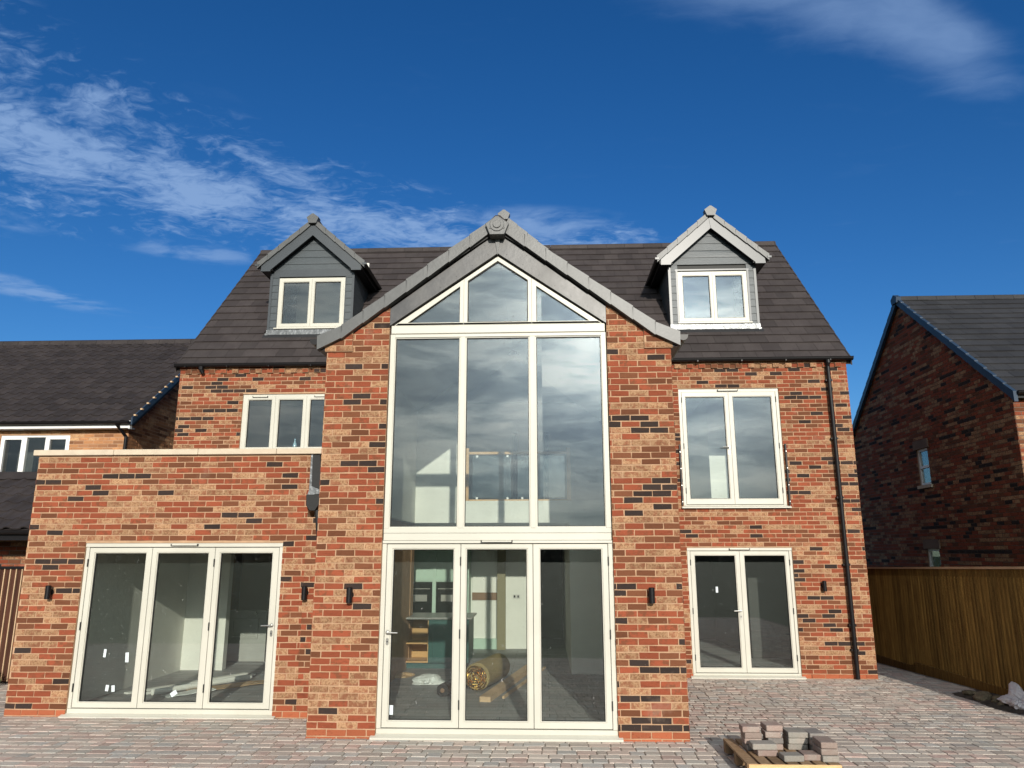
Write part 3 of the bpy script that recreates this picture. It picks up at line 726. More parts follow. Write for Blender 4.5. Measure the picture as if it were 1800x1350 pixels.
def doorset(name, x0, x1, z0, z1, yf, leaves, glass, head, sill, hd, gm='glass_low', vx=None, hinge=None):
    """x0..x1,z0..z1 outer frame; leaves [(xa,xb)], glass [(xa,xb)], head=(z0,z1) cover, sill=(zlow)"""
    lz0, lz1, gz0, gz1 = z0 + .008, z1 - .006, *glass[1]
    mb = MB()
    mb.box(x0, leaves[0][0] - .006, yf, yf + .07, z0, z1); mb.box(leaves[-1][1] + .006, x1, yf, yf + .07, z0, z1)
    mb.box(x0, x1, yf + .030, yf + .075, z0 - .01, lz0 + .02, 1); mb.box(x0, x1, yf + .030, yf + .075, lz1 - .02, z1 + .01, 1)
    for (a, b), (c_, d_) in zip(leaves, leaves[1:]): mb.box((b + c_)/2 - .015, (b + c_)/2 + .015, yf + .030, yf + .075, z0, z1, 1)
    mb.box(leaves[0][0] - .012, leaves[0][0] + .01, yf + .03, yf + .07, z0, z1, 1); mb.box(leaves[-1][1] - .01, leaves[-1][1] + .012, yf + .03, yf + .07, z0, z1, 1)
    if head: mb.box(x0 - .003, x1 + .003, yf - .010, yf + .08, head[0], head[1])
    mb.box(x0 - .012, x0, yf + .02, yf + .06, z0, z1, 1); mb.box(x1, x1 + .012, yf + .02, yf + .06, z0, z1, 1)
    d = mb.build(name, ['cream', 'gasket'], house, bevel=.0025)
    for (a, b), g in zip(leaves, glass[0]):
        l = MB(); leaf(l, a, b, lz0, lz1, (g[0], g[1], gz0, gz1), yf + .004); l.build('door_leaf', ['cream', 'gasket'], d, bevel=.0025)
        pane(d, g[0] - .004, g[1] + .004, gz0 - .004, gz1 + .004, yf + .034, gm)
    if sill is not None:
        s_ = MB(); s_.yz([(yf - .002, sill + .036), (yf + .07, sill + .036), (yf + .07, sill - .01), (yf - .09, sill - .012), (yf - .09, sill + .008), (yf - .085, sill + .012)], x0 - .05, x1 + .05)
        s_.box(x0 + .001, x1 - .001, yf - .004, yf + .07, sill + .036, z0 - .002); s_.build('sill', 'cream', d, bevel=.002)
    if vx: vent(d, vx[0], vx[1], yf - .010, (head[0] + head[1]) / 2 if head else z1 - .03)
    if hd: handle(d, hd[0], yf + .004, hd[1], hd[2])
    if hinge: hinges(d, hinge, (z0 + .25, (z0+z1)/2, z1 - .2), yf + .004)
    return d
YF = .035
b1_ = doorset('bifold_door', -1.345, 1.345, .078, 2.094, YF, [(-1.288, -.424), (-.418, .418), (.424, 1.288)], ([(-1.211, -.508), (-.348, .346), (.508, 1.212)], (.164, 2.026)), None, -.012, (-1.252, 1.10, 1), hinge=(-.421, 1.292))
YF2 = YE + .022
doorset('bifold_door', -5.556, -2.894, .054, 2.062, YF2, [(-5.504, -4.657), (-4.651, -3.806), (-3.800, -2.945)], ([(-5.424, -4.740), (-4.573, -3.896), (-3.723, -3.034)], (.136, 1.984)), (2.066, 2.118), -.040, (-2.978, 1.075, -1), vx=(-4.39, -4.035), hinge=(-5.51, -3.803))
YF3 = YM + .022
doorset('french_door', 3.068, 4.882, -.018, 2.010, YF3, [(3.122, 3.974), (3.978, 4.828)], ([(3.200, 3.891), (4.062, 4.755)], (.072, 1.926)), (2.013, 2.062), -.088, (3.935, 1.00, -1), vx=(3.80, 4.15), hinge=(3.118, 4.832))
d4 = doorset('juliet_window', 3.056, 4.870, 2.81, 4.918, YF3, [(3.112, 3.960), (3.964, 4.812)], ([(3.183, 3.882), (4.043, 4.733)], (2.922, 4.770)), None, 2.758, (3.915, 3.84, -1), gm='glass', vx=(3.77, 4.13), hinge=(3.108, 4.816))
MB().box(3.062, 4.864, YF3 - .002, YF3 + .06, 4.862, 4.916).build('head_frame', 'cream', d4)
for xj, s in ((3.022, -1), (4.902, 1)):
    mb = MB(); mb.box(xj - .012, xj + .012, YM - .06, YM - .008, 2.80, 3.885)
    for z_ in (2.86, 3.15, 3.45, 3.75): mb.tube((xj, YM - .06, z_), (xj, YM - .068, z_), .009, mi=1, n=8)
    mb.build('juliet_bracket', ['black', 'steel'], house)
def casement(name, x0, x1, z0, z1, yf, lights, gz, parent=None, sill=True, vents=(), over=.05):
    mb = MB(); mb.box(x0, x1, yf + .03, yf + .075, z0 + .01, z1 - .01, 1)
    mb = MB(); mb.rring(x0, x1, z0, z1, .03, yf, yf + .07)
    n = len(lights); bounds = [x0 + .026] + [(lights[i][1] + lights[i+1][0]) / 2 for i in range(n - 1)] + [x1 - .026]
    for b in bounds[1:-1]: mb.box(b - .012, b + .012, yf + .005, yf + .07, z0 + .02, z1 - .02)
    d = mb.build(name, ['cream', 'gasket'], parent or house, bevel=.0025)
    for i, (a, b) in enumerate(lights):
        l = MB(); leaf(l, bounds[i] + .002, bounds[i+1] - .002, z0 + .026, z1 - .026, (a, b, *gz), yf - .006); l.build('casement_leaf', ['cream', 'gasket'], d, bevel=.0025)
        pane(d, a - .004, b + .004, gz[0] - .004, gz[1] + .004, yf + .026)
    if sill:
        MB().box(x0 - over, x1 + over, yf - .05, yf + .05, z0 - .028, z0 - .002).build('sill', 'cream', d, bevel=.003)
    for a, b in vents: vent(d, a, b, yf - .004, z1 - .045)
    return d
casement('window', -5.088, -3.252, 3.83, 4.897, YM + .022, [(-4.980, -4.543), (-4.392, -3.947), (-3.800, -3.362)], (3.90, 4.790), vents=((-4.90, -4.62), (-3.72, -3.44)))
# --- tall glazed screen over the bifold
mb = MB()
mb.box(-1.338, -1.279, YF, YF + .08, 2.2725, 4.652); mb.box(1.279, 1.338, YF, YF + .08, 2.2725, 4.652)
mb.box(-1.338, 1.338, YF, YF + .08, 2.216, 2.272)
mb.box(-1.336, 1.336, YF - .006, YF + .08, 2.132, 2.213); mb.box(-1.342, 1.342, YF - .016, YF + .08, 2.097, 2.129)
mb.box(-1.33, 1.33, YF - .004, YF + .08, 4.655, 4.765); mb.box(-1.325, 1.325, YF - .012, YF + .08, 4.660, 4.673)
mb.box(-1.279, 1.279, YF, YF + .08, 4.612, 4.652)
for xm in (-.4295, .4295): mb.box(xm - .030, xm + .030, YF, YF + .08, 2.2725, 4.6115)
mb.box(-1.3475, -1.3385, YF + .02, YF + .06, 2.10, 4.76, 1); mb.box(1.3385, 1.3475, YF + .02, YF + .06, 2.10, 4.76, 1)
sc = mb.build('glazed_screen', ['cream', 'gasket'], house, bevel=.0025)
for (a, b) in ((-1.268, -.477), (-.382, .382), (.481, 1.270)):
    l = MB(); leaf(l, a - .028, b + .028, 2.262, 4.628, (a, b, 2.292, 4.598), YF + .006); l.build('glazing_bead', ['cream', 'gasket'], sc)
    pane(sc, a - .004, b + .004, 2.288, 4.602, YF + .036)
vent(sc, -.179, .179, YF - .016, 2.118)
mb = MB()
O = lambda x: 5.672 - .70*abs(x)
G = lambda x: 5.612 - .695*abs(x)
mb.xz([(-1.29, 4.768), (1.29, 4.768), (1.25, 4.797), (-1.25, 4.797)], YF, YF + .08)
def tri(outer, inner, y0, y1, mi=0): mb.ring(outer, inner, y0, y1, mi)
bd = .010
shapes = {'L': [(-1.128, 4.803), (-.476, 4.803), (-.476, G(.476) - .005)], 'R': [(.486, 4.803), (1.140, 4.803), (.486, G(.486) - .005)], 'C': [(-.378, 4.803), (.380, 4.803), (.380, G(.38)), (0, G(0)), (-.378, G(.378))]}
tri([(-1.30, 4.77), (-.4275, 4.77), (-.4275, O(.4275))], shapes['L'], YF, YF + .08)
tri([(.4275, 4.77), (1.30, 4.77), (.4275, O(.4275))], shapes['R'], YF, YF + .08)
tri([(-.4265, 4.77), (.4265, 4.77), (.4265, O(.4265)), (0, O(0)), (-.4265, O(.4265))], shapes['C'], YF, YF + .08)
gf = mb.build('gable_light_frame', ['cream', 'gasket'], sc, bevel=.0025)
for k_, P in shapes.items():
    cx = sum(p[0] for p in P)/len(P); cz = sum(p[1] for p in P)/len(P)
    Q = [(cx + (p[0]-cx)*.972, cz + (p[1]-cz)*.972) for p in P]
    g_ = MB(); g_.ring([(cx + (p[0]-cx)*1.004, cz + (p[1]-cz)*1.004) for p in P], Q, YF + .02, YF + .045); g_.build('gasket', 'gasket', sc)
    g_ = MB(); g_.xz(P, YF + .034, YF + .046); g_.build('glass_pane', 'glass', sc)

# --- dormers
def dormer(cx, light):
    cl, bg_, vg = 'clad', 'barge', 'verge'
    x0, x1 = cx - HWD, cx + HWD; zb = RZ(YD) - .02; wx0, wx1, wz0, wz1 = cx - .685, cx + .685, 6.43, 7.515
    ze, zp = 7.80, 8.70; sl = (zp - ze) / 1.03                     # roof underside profile
    top = lambda x: zp - .10 - sl * abs(x - cx)
    mb = MB()
    r = random.Random(int(cx*10)); z = 6.30
    while z < zp - .12:                                            # shiplap boards
        z1 = z + .150
        for a, b in (((x0 + .03, wx0), (wx1, x1 - .03)) if z < wz1 - .01 else ((x0 + .03, x1 - .03),)):
            P = [(a, z + .004), (b, z + .004), (b, min(z1, 99)), (a, z1)]
            if z < wz1 < z1 - .02: pass
            P = clip(clip(P, sl, 1, zp - .10 + sl*cx), -sl, 1, zp - .10 - sl*cx)
            if len(P) >= 3 and area(P) > .0005:
                n = len(P); q = [(p[0], YD - (.016 if p[1] < z + .08 else .006), p[1]) for p in P]
                mb.poly(q + [(p[0], YD + .02, p[1]) for p in P], [list(range(n))[::-1], list(range(n, 2*n))] + [(i, (i+1) % n, n + (i+1) % n, n + i) for i in range(n)])
        z = z1
    P = [(x0, zb - .1), (wx0, zb - .1), (wx0, wz1), (wx1, wz1), (wx1, zb - .1), (x1, zb - .1), (x1, top(x1)), (cx, top(cx)), (x0, top(x0))]
    mb.xz([(x0, zb - .1), (wx0 - .001, zb - .1), (wx0 - .001, top(wx0) ), (x0, top(x0))], YD + .02, YD + .10, 1)
    mb.xz([(wx1 + .001, zb - .1), (x1, zb - .1), (x1, top(x1)), (wx1 + .001, top(wx1))], YD + .02, YD + .10, 1)
    mb.xz([(wx0, wz1 + .005), (wx1, wz1 + .005), (wx1, top(wx1)), (cx, top(cx)), (wx0, top(wx0))], YD + .02, YD + .10, 1)
    mb.box(wx0, wx1, YD + .02, YD + .10, zb - .1, wz0 - .02, 1)
    for s, xa in ((-1, x0), (1, x1)):                              # cheeks boarded too
        z = 6.30
        while z < 7.75:
            ya = YD + .02; yb = 4.65 + (z + .150 - 5.455)/RP + .25
            mb.yz([(ya, z + .004), (yb, z + .004), (yb, z + .150), (ya, z + .150)], *sorted((xa, xa + s*.012))); z += .150
        mb.yz([(YD + .02, zb - .1), (7.0, 7.8), (YD + .02, 7.8)], *sorted((xa, xa - s*.05)), 1)
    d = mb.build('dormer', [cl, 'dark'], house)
    MB().box(x0 + .06, x1 - .06, 6.9, 6.95, 5.9, 8.4).build('room_wall', 'plaster', d)
    mb = MB()
    for s in (-1, 1): mb.box(*sorted((cx + s*(HWD - .034), cx + s*(HWD + .014))), YD - .026, YD + .03, zb - .06, 7.80)
    mb.box(wx0 - .05, wx1 + .05, YD - .018, YD + .0, wz1 + .008, wz1 + .04) if light else None
    if light:
        for s in (-1, 1): mb.box(*sorted((cx + s*.688, cx + s*.725)), YD - .02, YD, wz0 - .02, wz1 + .008)
    else:
        for s in (-1, 1): mb.box(*sorted((cx + s*.688, cx + s*.705)), YD - .02, YD, wz0 - .02, wz1 + .008)
        mb.box(x0 + .03, x1 - .03, YD - .02, YD, wz1 + .012, wz1 + .17)
    mb.build('corner_board', bg_, d)
    # roof
    mb = MB()
    yv = 5.27
    for s in (-1, 1):
        mb.xz([(cx, zp), (cx + s*1.09, zp - sl*1.09), (cx + s*1.09, zp - sl*1.09 - .05), (cx, zp - .07)], yv + .02, 7.8)
        u = Vector((0, s, 0)); v_ = Vector((-s, 0, sl)).normalized(); n_ = Vector((s*sl, 0, 1)).normalized()
        tiles(mb, (cx + s*1.09, yv + .02 if s > 0 else 7.75, zp - sl*1.09), u, v_, n_, 2.45, 1.09*math.hypot(1, sl) - .02, .302, .332, seed=70 + s)
    for i in range(6): mb.xz([(cx - .13, zp - .06), (cx - .09, zp + .05), (cx, zp + .085), (cx + .09, zp + .05), (cx + .13, zp - .06)], yv + .04 + i*.44, yv + .04 + i*.44 + .435)
    mb.build('dormer_roof', 'tile', d)
    mb = MB()
    for s in (-1, 1): verge_run(mb, [(cx + s*1.105, zp + .045 - sl*1.105), (cx + s*.06, zp + .045 - sl*.06)], yv - .01, yv + .06, .115, .285)
    cap(mb, cx, yv - .02, zp + .035, .125, .05)
    mb.build('dormer_verge', vg, d)
    mb = MB()
    bt = lambda x: zp - .075 - sl*abs(x - cx)
    for s in (-1, 1):
        mb.xz([(cx, bt(cx)), (cx + s*1.03, bt(cx + 1.03)), (cx + s*1.03, bt(cx + 1.03) - .09), (cx + s*.835, bt(cx + 1.03) - .09), (cx, bt(cx) - .245)], yv + .015, yv + .04)
        mb.box(*sorted((cx + s*.835, cx + s*1.035)), yv + .005, yv + .03, bt(cx + 1.03) - .125, bt(cx + 1.03) - .088)
    if light: mb.xz([(cx - .035, bt(cx) - .0), (cx + .035, bt(cx)), (cx, bt(cx) - .27)], yv + .005, yv + .02)
    mb.build('barge_board', bg_, d)
    mb = MB()
    for s in (-1, 1):                                              # soffit + fascia + gutter along the dormer eaves
        mb.box(*sorted((cx + s*.80, cx + s*1.04)), yv + .04, 6.9, zp - sl*1.03 - .17, zp - sl*1.03 - .15)
        mb.box(*sorted((cx + s*1.03, cx + s*1.05)), yv + .04, 6.9, zp - sl*1.03 - .17, zp - sl*1.03 - .03)
        mb.xz([(cx + s*.84, zp - sl*.84 - .30), (cx, zp - .30), (cx, zp - .27), (cx + s*.84, zp - sl*.84 - .27)], yv + .04, YD)
        n = 8; P = [(cx + s*1.10 + .045*math.cos(PI + PI*i/n), zp - sl*1.1 + .005 + .045*math.sin(PI + PI*i/n)) for i in range(n + 1)]
        mb.xz(P, yv - .02, 6.85)
    mb.build('soffit', 'black', d)
    mb = MB()
    for s in (-1, 1): mb.box(*sorted((cx + s*1.07, cx + s*1.15)), yv - .03, yv + .0, zp - sl*1.1 - .035, zp - sl*1.1 + .005)
    mb.build_by(lambda c: c[0] > cx, 'gutter_end', 'barge', d)
    casement('dormer_window', wx0, wx1, wz0, wz1 - .012, YD - .008, [(cx - .59, cx - .065), (cx + .065, cx + .59)], (wz0 + .10, wz1 - .105), parent=d, over=.045)
    mb = MB()                                                      # lead apron dressed over the tiles
    n = 24
    for i in range(n):
        a, b = x0 - .02 + (2*HWD + .04)*i/n, x0 - .02 + (2*HWD + .04)*(i+1)/n
        za = zb - .0
        j_ = r.uniform(-.004, .004); mb.prism([(a, YD - .034, zb + .115), (b, YD - .034, zb + .115), (b, YD - .046, zb - .01 + j_), (a, YD - .046, zb - .01 + j_)], (0, .03, 0))
    for s in (-1, 1):
        mb.box(*sorted((cx + s*(HWD - .02), cx + s*(HWD + .035))), YD - .06, YD - .03, zb - .06, zb + .03)
    mb.prism([(x0 - .06, YD - .03, RZ(YD - .03) + .035), (x1 + .06, YD - .03, RZ(YD - .03) + .035), (x1 + .06, YD - .13, RZ(YD - .13) + .045), (x0 - .06, YD - .13, RZ(YD - .13) + .045)], (0, 0, -.006), 1)
    mb.build('lead_apron', ['flash', 'tile_grey'], d)
    return d
for cx_, lt in zip(DC, (False, True, True)): dormer(cx_, lt)

# --- interior shell
def part(mb, name, m_): return mb.build(name, m_, house)
FZ = .06
mb = MB()
mb.box(-1.8, 1.8, .115, YM + .3, FZ - .2, FZ); mb.box(-6.04, 5.83, YM + .3, YB - .3, FZ - .2, FZ - .002); mb.box(-6.03, -1.8, YE + .10, YM + .3, FZ - .2, FZ - .012)
part(mb, 'floor', 'plank')
mb = MB(); mb.box(2.15, 5.83, YM + .10, YM + .3, -.2, -.03); mb.box(2.15, 5.83, YM + .3, 9.2, -.1, FZ + .001); part(mb, 'floor', 'plank')
mb = MB()                                     # party and partition walls, ground floor
mb.box(-5.9, -.42, 7.25, 7.4, FZ, 2.49); mb.box(-.42, .30, 7.18, 7.3, FZ, 2.49)
mb.box(.98, 1.06, 4.0, 9, FZ, 2.49); mb.box(1.06, 2.0, 4.0, 4.12, FZ, 2.49)
mb.box(-2.05, -1.95, YE + .4, 3.2, FZ, 2.49)
mb.box(-5.78, -4.9, 4.25, 4.4, .05, 2.9); mb.box(-6.04, -5.62, YE + .3, 4.25, .03, 2.9)
part(mb, 'partition_wall', 'plaster')
mb = MB(); mb.box(2.16, 2.26, YM + .3, 9, -.05, 2.49); mb.box(2.26, 5.83, 8.9, 9.0, -.05, 2.49); mb.box(.30, .98, 9.0, 9.1, FZ, 2.49); mb.box(4.4, 4.5, 5.9, 8.9, FZ, 2.49); mb.box(4.5, 5.83, 5.9, 6.0, FZ, 2.49); part(mb, 'partition_wall', 'dark')  # walls coloured dark so the right ground floor room looks unlit
mb = MB()                                     # first floor with the gallery edge
mb.box(-6.04, -2.2, YE + .3, YM, 2.60, 2.64)
mb.box(-6.04, 2.15, YM + .31, YB - .3, 2.49, 2.86); mb.box(2.15, 5.83, YM + .31, YB - .3, 2.49, 2.70)
mb.box(-.90, 1.80, 4.30, YM + .31, 2.49, 2.87)
part(mb, 'gallery_floor', 'plaster')
mb = MB()
mb.box(-1.80, -.90, 4.30, 4.42, 2.49, 5.4)
mb.box(-1.82, -1.70, .35, 4.30, 2.49, 4.5); mb.box(1.70, 1.82, .35, 4.30, 2.49, 4.5)
mb.box(-2.1, -1.9, YM + .31, 7.4, 2.87, 5.2); mb.box(2.05, 2.15, YM + .31, 9.4, 2.7, 5.2)
mb.box(-1.9, 2.05, 8.3, 8.4, 2.87, 5.4); mb.box(-6.04, -2.1, 7.3, 7.4, 2.87, 5.2)
mb.box(4.06, 5.83, 7.0, 7.1, 2.7, 5.2); mb.box(2.15, 5.83, 9.3, 9.4, 2.7, 5.2); mb.box(4.06, 4.16, 7.1, 9.3, 2.7, 5.2)
part(mb, 'upper_partition', 'plaster')
mb = MB(); mb.box(-6.04, -2.0, YM + .31, YB - .3, 5.2, 5.24); mb.box(2.1, 5.83, YM + .31, YB - .3, 5.2, 5.24); mb.box(-2.0, 2.1, 5.6, YB - .3, 5.4, 5.44)
mb.xz([(-1.05, 5.40), (1.05, 5.40), (0, 5.92)], 5.56, 5.62)
for s in (-1, 1): mb.xz([(s*.48, 5.475), (s*1.83, 5.475), (s*1.83, 4.43)], YM + .02, YM + .25)  # unseen infill beside the vault, added to block stray sun
for s in (-1, 1): mb.xz([(0, 5.84), (s*1.8, 4.45), (s*1.8, 4.40), (0, 5.79)], .36, 5.6)
mb.box(-6.04, 5.83, 5.64, 11.6, 5.46, 5.49)  # unseen attic floor, added to keep stray sun out below
part(mb, 'ceiling', 'ceiling')
mb = MB()
for x in (-.80, 1.0): mb.box(x - .035, x + .035, 4.31, 4.38, 2.87, 3.80)
mb.box(-.76, .965, 4.315, 4.375, 3.69, 3.735); mb.box(-.76, .965, 4.315, 4.375, 2.87, 2.895)
bal = part(mb, 'balustrade', 'oak')
for a, b in ((-.70, -.02), (.10, .93)):
    g_ = MB(); g_.box(a, b, 4.34, 4.352, 2.93, 3.66); g_.build('glass_panel', 'glass_int', bal)
mb = MB()
for x in (-.62, -.08, .18, .72):
    for z in (3.655, 2.915): mb.box(x - .018, x + .018, 4.325, 4.365, z - .018, z + .018)
mb.build_by(lambda c: (round(c[0], 1), round(c[2], 1)), 'glass_clip', 'white', bal)
mb = MB()
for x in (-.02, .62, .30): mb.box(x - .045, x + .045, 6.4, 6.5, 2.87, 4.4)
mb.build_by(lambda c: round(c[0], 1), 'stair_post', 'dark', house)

# ================================================================== WALL LIGHTS
def wall_light(x, y, z, label, h=.175, r=.034):
    o = thing('wall_light', label, 'wall light', (x, y, z), 'black cylinder wall lights on the brickwork')
    mb = MB(); mb.lathe([(r*.80, 0), (r, .004), (r, h*.48), (r*.93, h*.485), (r*.93, h*.515), (r, h*.52), (r, h - .004), (r*.80, h)], (x, y - .075, z), 24)
    mb.build('lamp_body', 'black', o, smooth=False)
    mb = MB(); mb.tube((x, y - .05, z + h/2), (x, y, z + h/2), .018); mb.tube((x, y - .012, z + h/2), (x, y, z + h/2), .036, n=20); mb.build('bracket', 'black', o)
wall_light(-1.685, -.006, 1.43, 'black cylinder light on the brick pier left of the tall middle window')
wall_light(1.760, -.006, 1.43, 'black cylinder light on the brick pier right of the tall middle window')
wall_light(-5.94, YE - .006, 1.40, 'black cylinder light nearest the timber fence at the far left corner of the house')
wall_light(-2.545, YE - .006, 1.395, 'black cylinder light in the corner right of the left folding doors')
wall_light(5.36, YM - .006, 1.33, 'black cylinder light between the french doors and the downpipe')

# ================================================================== INTERIOR THINGS
k_ = thing('kitchen_island', 'teal kitchen island with open oak shelves seen through the middle folding doors', 'kitchen island', (-1.4, 4.8, FZ))
mb = MB(); z0 = FZ
mb.box(-2.6, -1.93, 4.45, 5.2, z0 + .1, .87); mb.box(-1.44, -.75, 4.45, 5.4, z0 + .1, .87); mb.box(-1.93, -1.44, 5.0, 5.2, z0 + .1, .87); mb.box(-2.5, -.80, 4.52, 5.3, z0, z0 + .1)
mb.rring(-1.42, -.77, .18, .84, .06, 4.435, 4.452); mb.build('carcass', 'teal', k_)
mb = MB(); mb.box(-1.93, -1.44, 4.98, 4.998, z0 + .1, .87); mb.box(-1.93, -1.44, 4.46, 4.98, .46, .485); mb.box(-1.93, -1.44, 4.46, 4.98, z0 + .1, z0 + .12); mb.box(-1.93, -1.915, 4.46, 4.98, z0 + .12, .87); mb.box(-1.455, -1.44, 4.46, 4.98, z0 + .12, .87)
mb.build('open_shelf', 'oak', k_)
mb = MB(); mb.box(-2.65, -.70, 4.40, 5.45, .87, .90); mb.build('worktop', 'worktop', k_)
k_ = thing('oven_unit', 'pale green tall kitchen units with built in black ovens behind the island', 'kitchen unit', (-1.8, 7.0, FZ))
mb = MB(); mb.box(-2.75, -.98, 6.72, 7.24, FZ, 2.2)
for x in (-2.30, -1.68, -1.06): mb.box(x - .035, x + .035, 6.69, 6.72, FZ, 2.2)
for zz in (.70, 1.42): mb.box(-2.75, -.98, 6.695, 6.72, zz, zz + .06)
mb.build('cabinet', 'sage', k_)
for a, b in ((-2.26, -1.72), (-1.64, -1.10)):
    mb = MB(); mb.box(a, b, 6.70, 6.72, .78, 1.40); ov = mb.build('oven', 'oven', k_)
    mb = MB(); mb.box(a + .04, b - .04, 6.67, 6.685, 1.26, 1.275); mb.box(a + .10, b - .10, 6.694, 6.70, 1.02, 1.15); mb.build('oven_handle', 'steel', ov)
k_ = thing('larder_recess', 'white lined larder recess with a brown shelf beside the olive post', 'larder', (-.6, 7.1, FZ))
mb = MB(); mb.box(-.95, -.42, 7.2, 7.245, FZ + .2, 2.2); mb.build('back_panel', 'plaster', k_)
mb = MB(); mb.box(-.95, -.42, 7.17, 7.199, 1.02, 1.17); mb.build('shelf', 'brown', k_)
mb = MB(); mb.box(-.96, -.42, 7.1, 7.2, FZ, FZ + .2); mb.build('drawer', 'sage', k_)
mb = MB(); mb.box(-.42, -.25, 7.0, 7.17, FZ, 2.3); tag(mb.build('timber_post', 'olive'), 'olive coloured square post beside the white larder recess', 'post')
k_ = thing('socket_plate', 'dark metal double socket plate on the sunlit white wall', 'socket', (-.02, 7.17, 1.08))
mb = MB(); mb.box(-.10, .045, 7.165, 7.178, 1.055, 1.13); mb.build('plate', 'steel', k_)
mb = MB(); mb.box(-.085, -.05, 7.16, 7.166, 1.07, 1.115); mb.box(-.01, .025, 7.16, 7.166, 1.07, 1.115); mb.build_by(lambda c: c[0] > -.04, 'switch', 'gasket', k_)
# gold insulation roll
k_ = thing('insulation_roll', 'large roll of gold foil insulation lying on the grey floor', 'roll', (-.4, 2.8, FZ))
p0, p1 = Vector((-.43, 2.45, FZ + .19)), Vector((-.18, 3.5, FZ + .19))
MB().tube(p0, p1, .19, n=40).build('roll_body', 'kraft', k_, bevel=.01)
mb = MB(); dd = (p1 - p0).normalized(); pts = []
u_ = Vector((dd.y, -dd.x, 0)).normalized()
for i in range(90):
    t_ = i / 90; a_ = t_ * 2 * PI * 5; r0 = .02 + .15 * t_ + R.uniform(-.007, .007)
    c_ = p0 - dd * (.012 + R.uniform(0, .02)); pts.append(c_ + u_ * math.cos(a_) * r0 + Vector((0, 0, 1)) * math.sin(a_) * r0)
for a_, b_ in zip(pts, pts[1:]): mb.tube(a_, b_, .012, n=5)
mb.build('foil_end', 'gold', k_)
p0, p1 = Vector((-.86, 1.98, FZ + .085)), Vector((-.66, 2.9, FZ + .085)); k_ = thing('membrane_roll', 'small black rubber membrane roll beside the gold roll', 'roll', (-.8, 2.3, FZ))
MB().tube(p0, p1, .085, n=26).build('roll_body', 'rubber', k_)
dd = (p1 - p0).normalized(); MB().tube(p0 - dd*.004, p0 + dd*.02, .03, n=16).build('core', 'brown', k_)
mb = MB()
A, B = Vector((-.25, 1.66, FZ)), Vector((.33, 4.7, FZ)); d_ = (B - A).normalized(); n_ = Vector((-d_.y, d_.x, 0)) * .075
mb.prism([A - n_, A + n_, B + n_, B - n_], (0, 0, .065)); tag(mb.build('timber_board', 'fence_e'), 'pale sawn timber board lying by the gold roll', 'board')
mb = MB(); A, B = Vector((-.02, 1.9, FZ)), Vector((.55, 4.6, FZ)); n_ = Vector((-d_.y, d_.x, 0)) * .016
mb.prism([A - n_, A + n_, B + n_, B - n_], (0, 0, .03)); tag(mb.build('timber_batten', 'fence_e'), 'thin pale timber batten lying right of the sawn board', 'batten')
def crumple(name, c, r, m_, label, cat, seed, zs=.5, sub=3, amp=.35, sharp=(2, 6), nk=16):
    bm = bmesh.new(); bmesh.ops.create_icosphere(bm, subdivisions=sub, radius=1); rr = random.Random(seed)
    ks = [(Vector((rr.uniform(-1, 1), rr.uniform(-1, 1), rr.uniform(-1, 1))).normalized(), rr.uniform(-amp, amp), rr.uniform(*sharp)) for _ in range(nk)]
    for v in bm.verts:
        n = v.co.normalized(); f = 1 + sum(a * max(0, n.dot(k)) ** e for k, a, e in ks) + rr.uniform(-.07, .07) * amp * 2
        v.co = Vector((n.x * f * r[0], n.y * f * r[1], max(-zs, n.z) * f * r[2]))
        v.co.z = max(v.co.z, -zs * r[2])
    me = bpy.data.meshes.new(name); bm.to_mesh(me); bm.free(); me.materials.append(M[m_]); o = bpy.data.objects.new(name, me); C.objects.link(o)
    o.location = (c[0], c[1], c[2] + zs * r[2]); return tag(o, label, cat)
crumple('plastic_wrap', (-1.25, 2.95, FZ), (.20, .14, .075), 'film', 'crumpled clear plastic wrapping on the grey floor left of the rolls', 'plastic wrap', 5, .4, 3, .8)
crumple('offcut_sheet', (-1.72, 3.7, FZ), (.22, .16, .05), 'card', 'brown cardboard scrap curling beside the island', 'cardboard', 8, .3, 3, .6)
# left room
k_ = thing('panelled_door', 'white panelled door leaning in the left room', 'door', (-5.3, 5.2, .05))
mb = MB(); mb.box(-5.35, -4.55, 5.25, 5.29, .05, .95); mb.rring(-5.2, -4.7, .45, .80, .04, 5.235, 5.252); mb.build('door_slab', 'plaster_g', k_)
mb = MB(); mb.tube((-4.75, 5.24, .9), (-4.75, 5.19, .9), .02); mb.build('door_knob', 'steel', k_)
spec = [(-5.35, 2.1, -4.35, 3.9, .10, .02, 'plaster', 'long white skirting board lying along the left wall of the left room'),
        (-5.10, 2.0, -4.15, 3.75, .06, .03, 'plaster', 'narrow white trim lying beside the long skirting board'),
        (-4.90, 1.95, -4.05, 3.3, .05, .05, 'plaster', 'round white pipe lying on top of the trims'),
        (-4.55, 2.3, -3.60, 3.2, .32, .008, 'card', 'brown cardboard sheet spread on the floor of the left room'),
        (-4.70, 1.9, -4.25, 2.4, .22, .01, 'film', 'pale plastic sheet offcut near the left folding doors')]
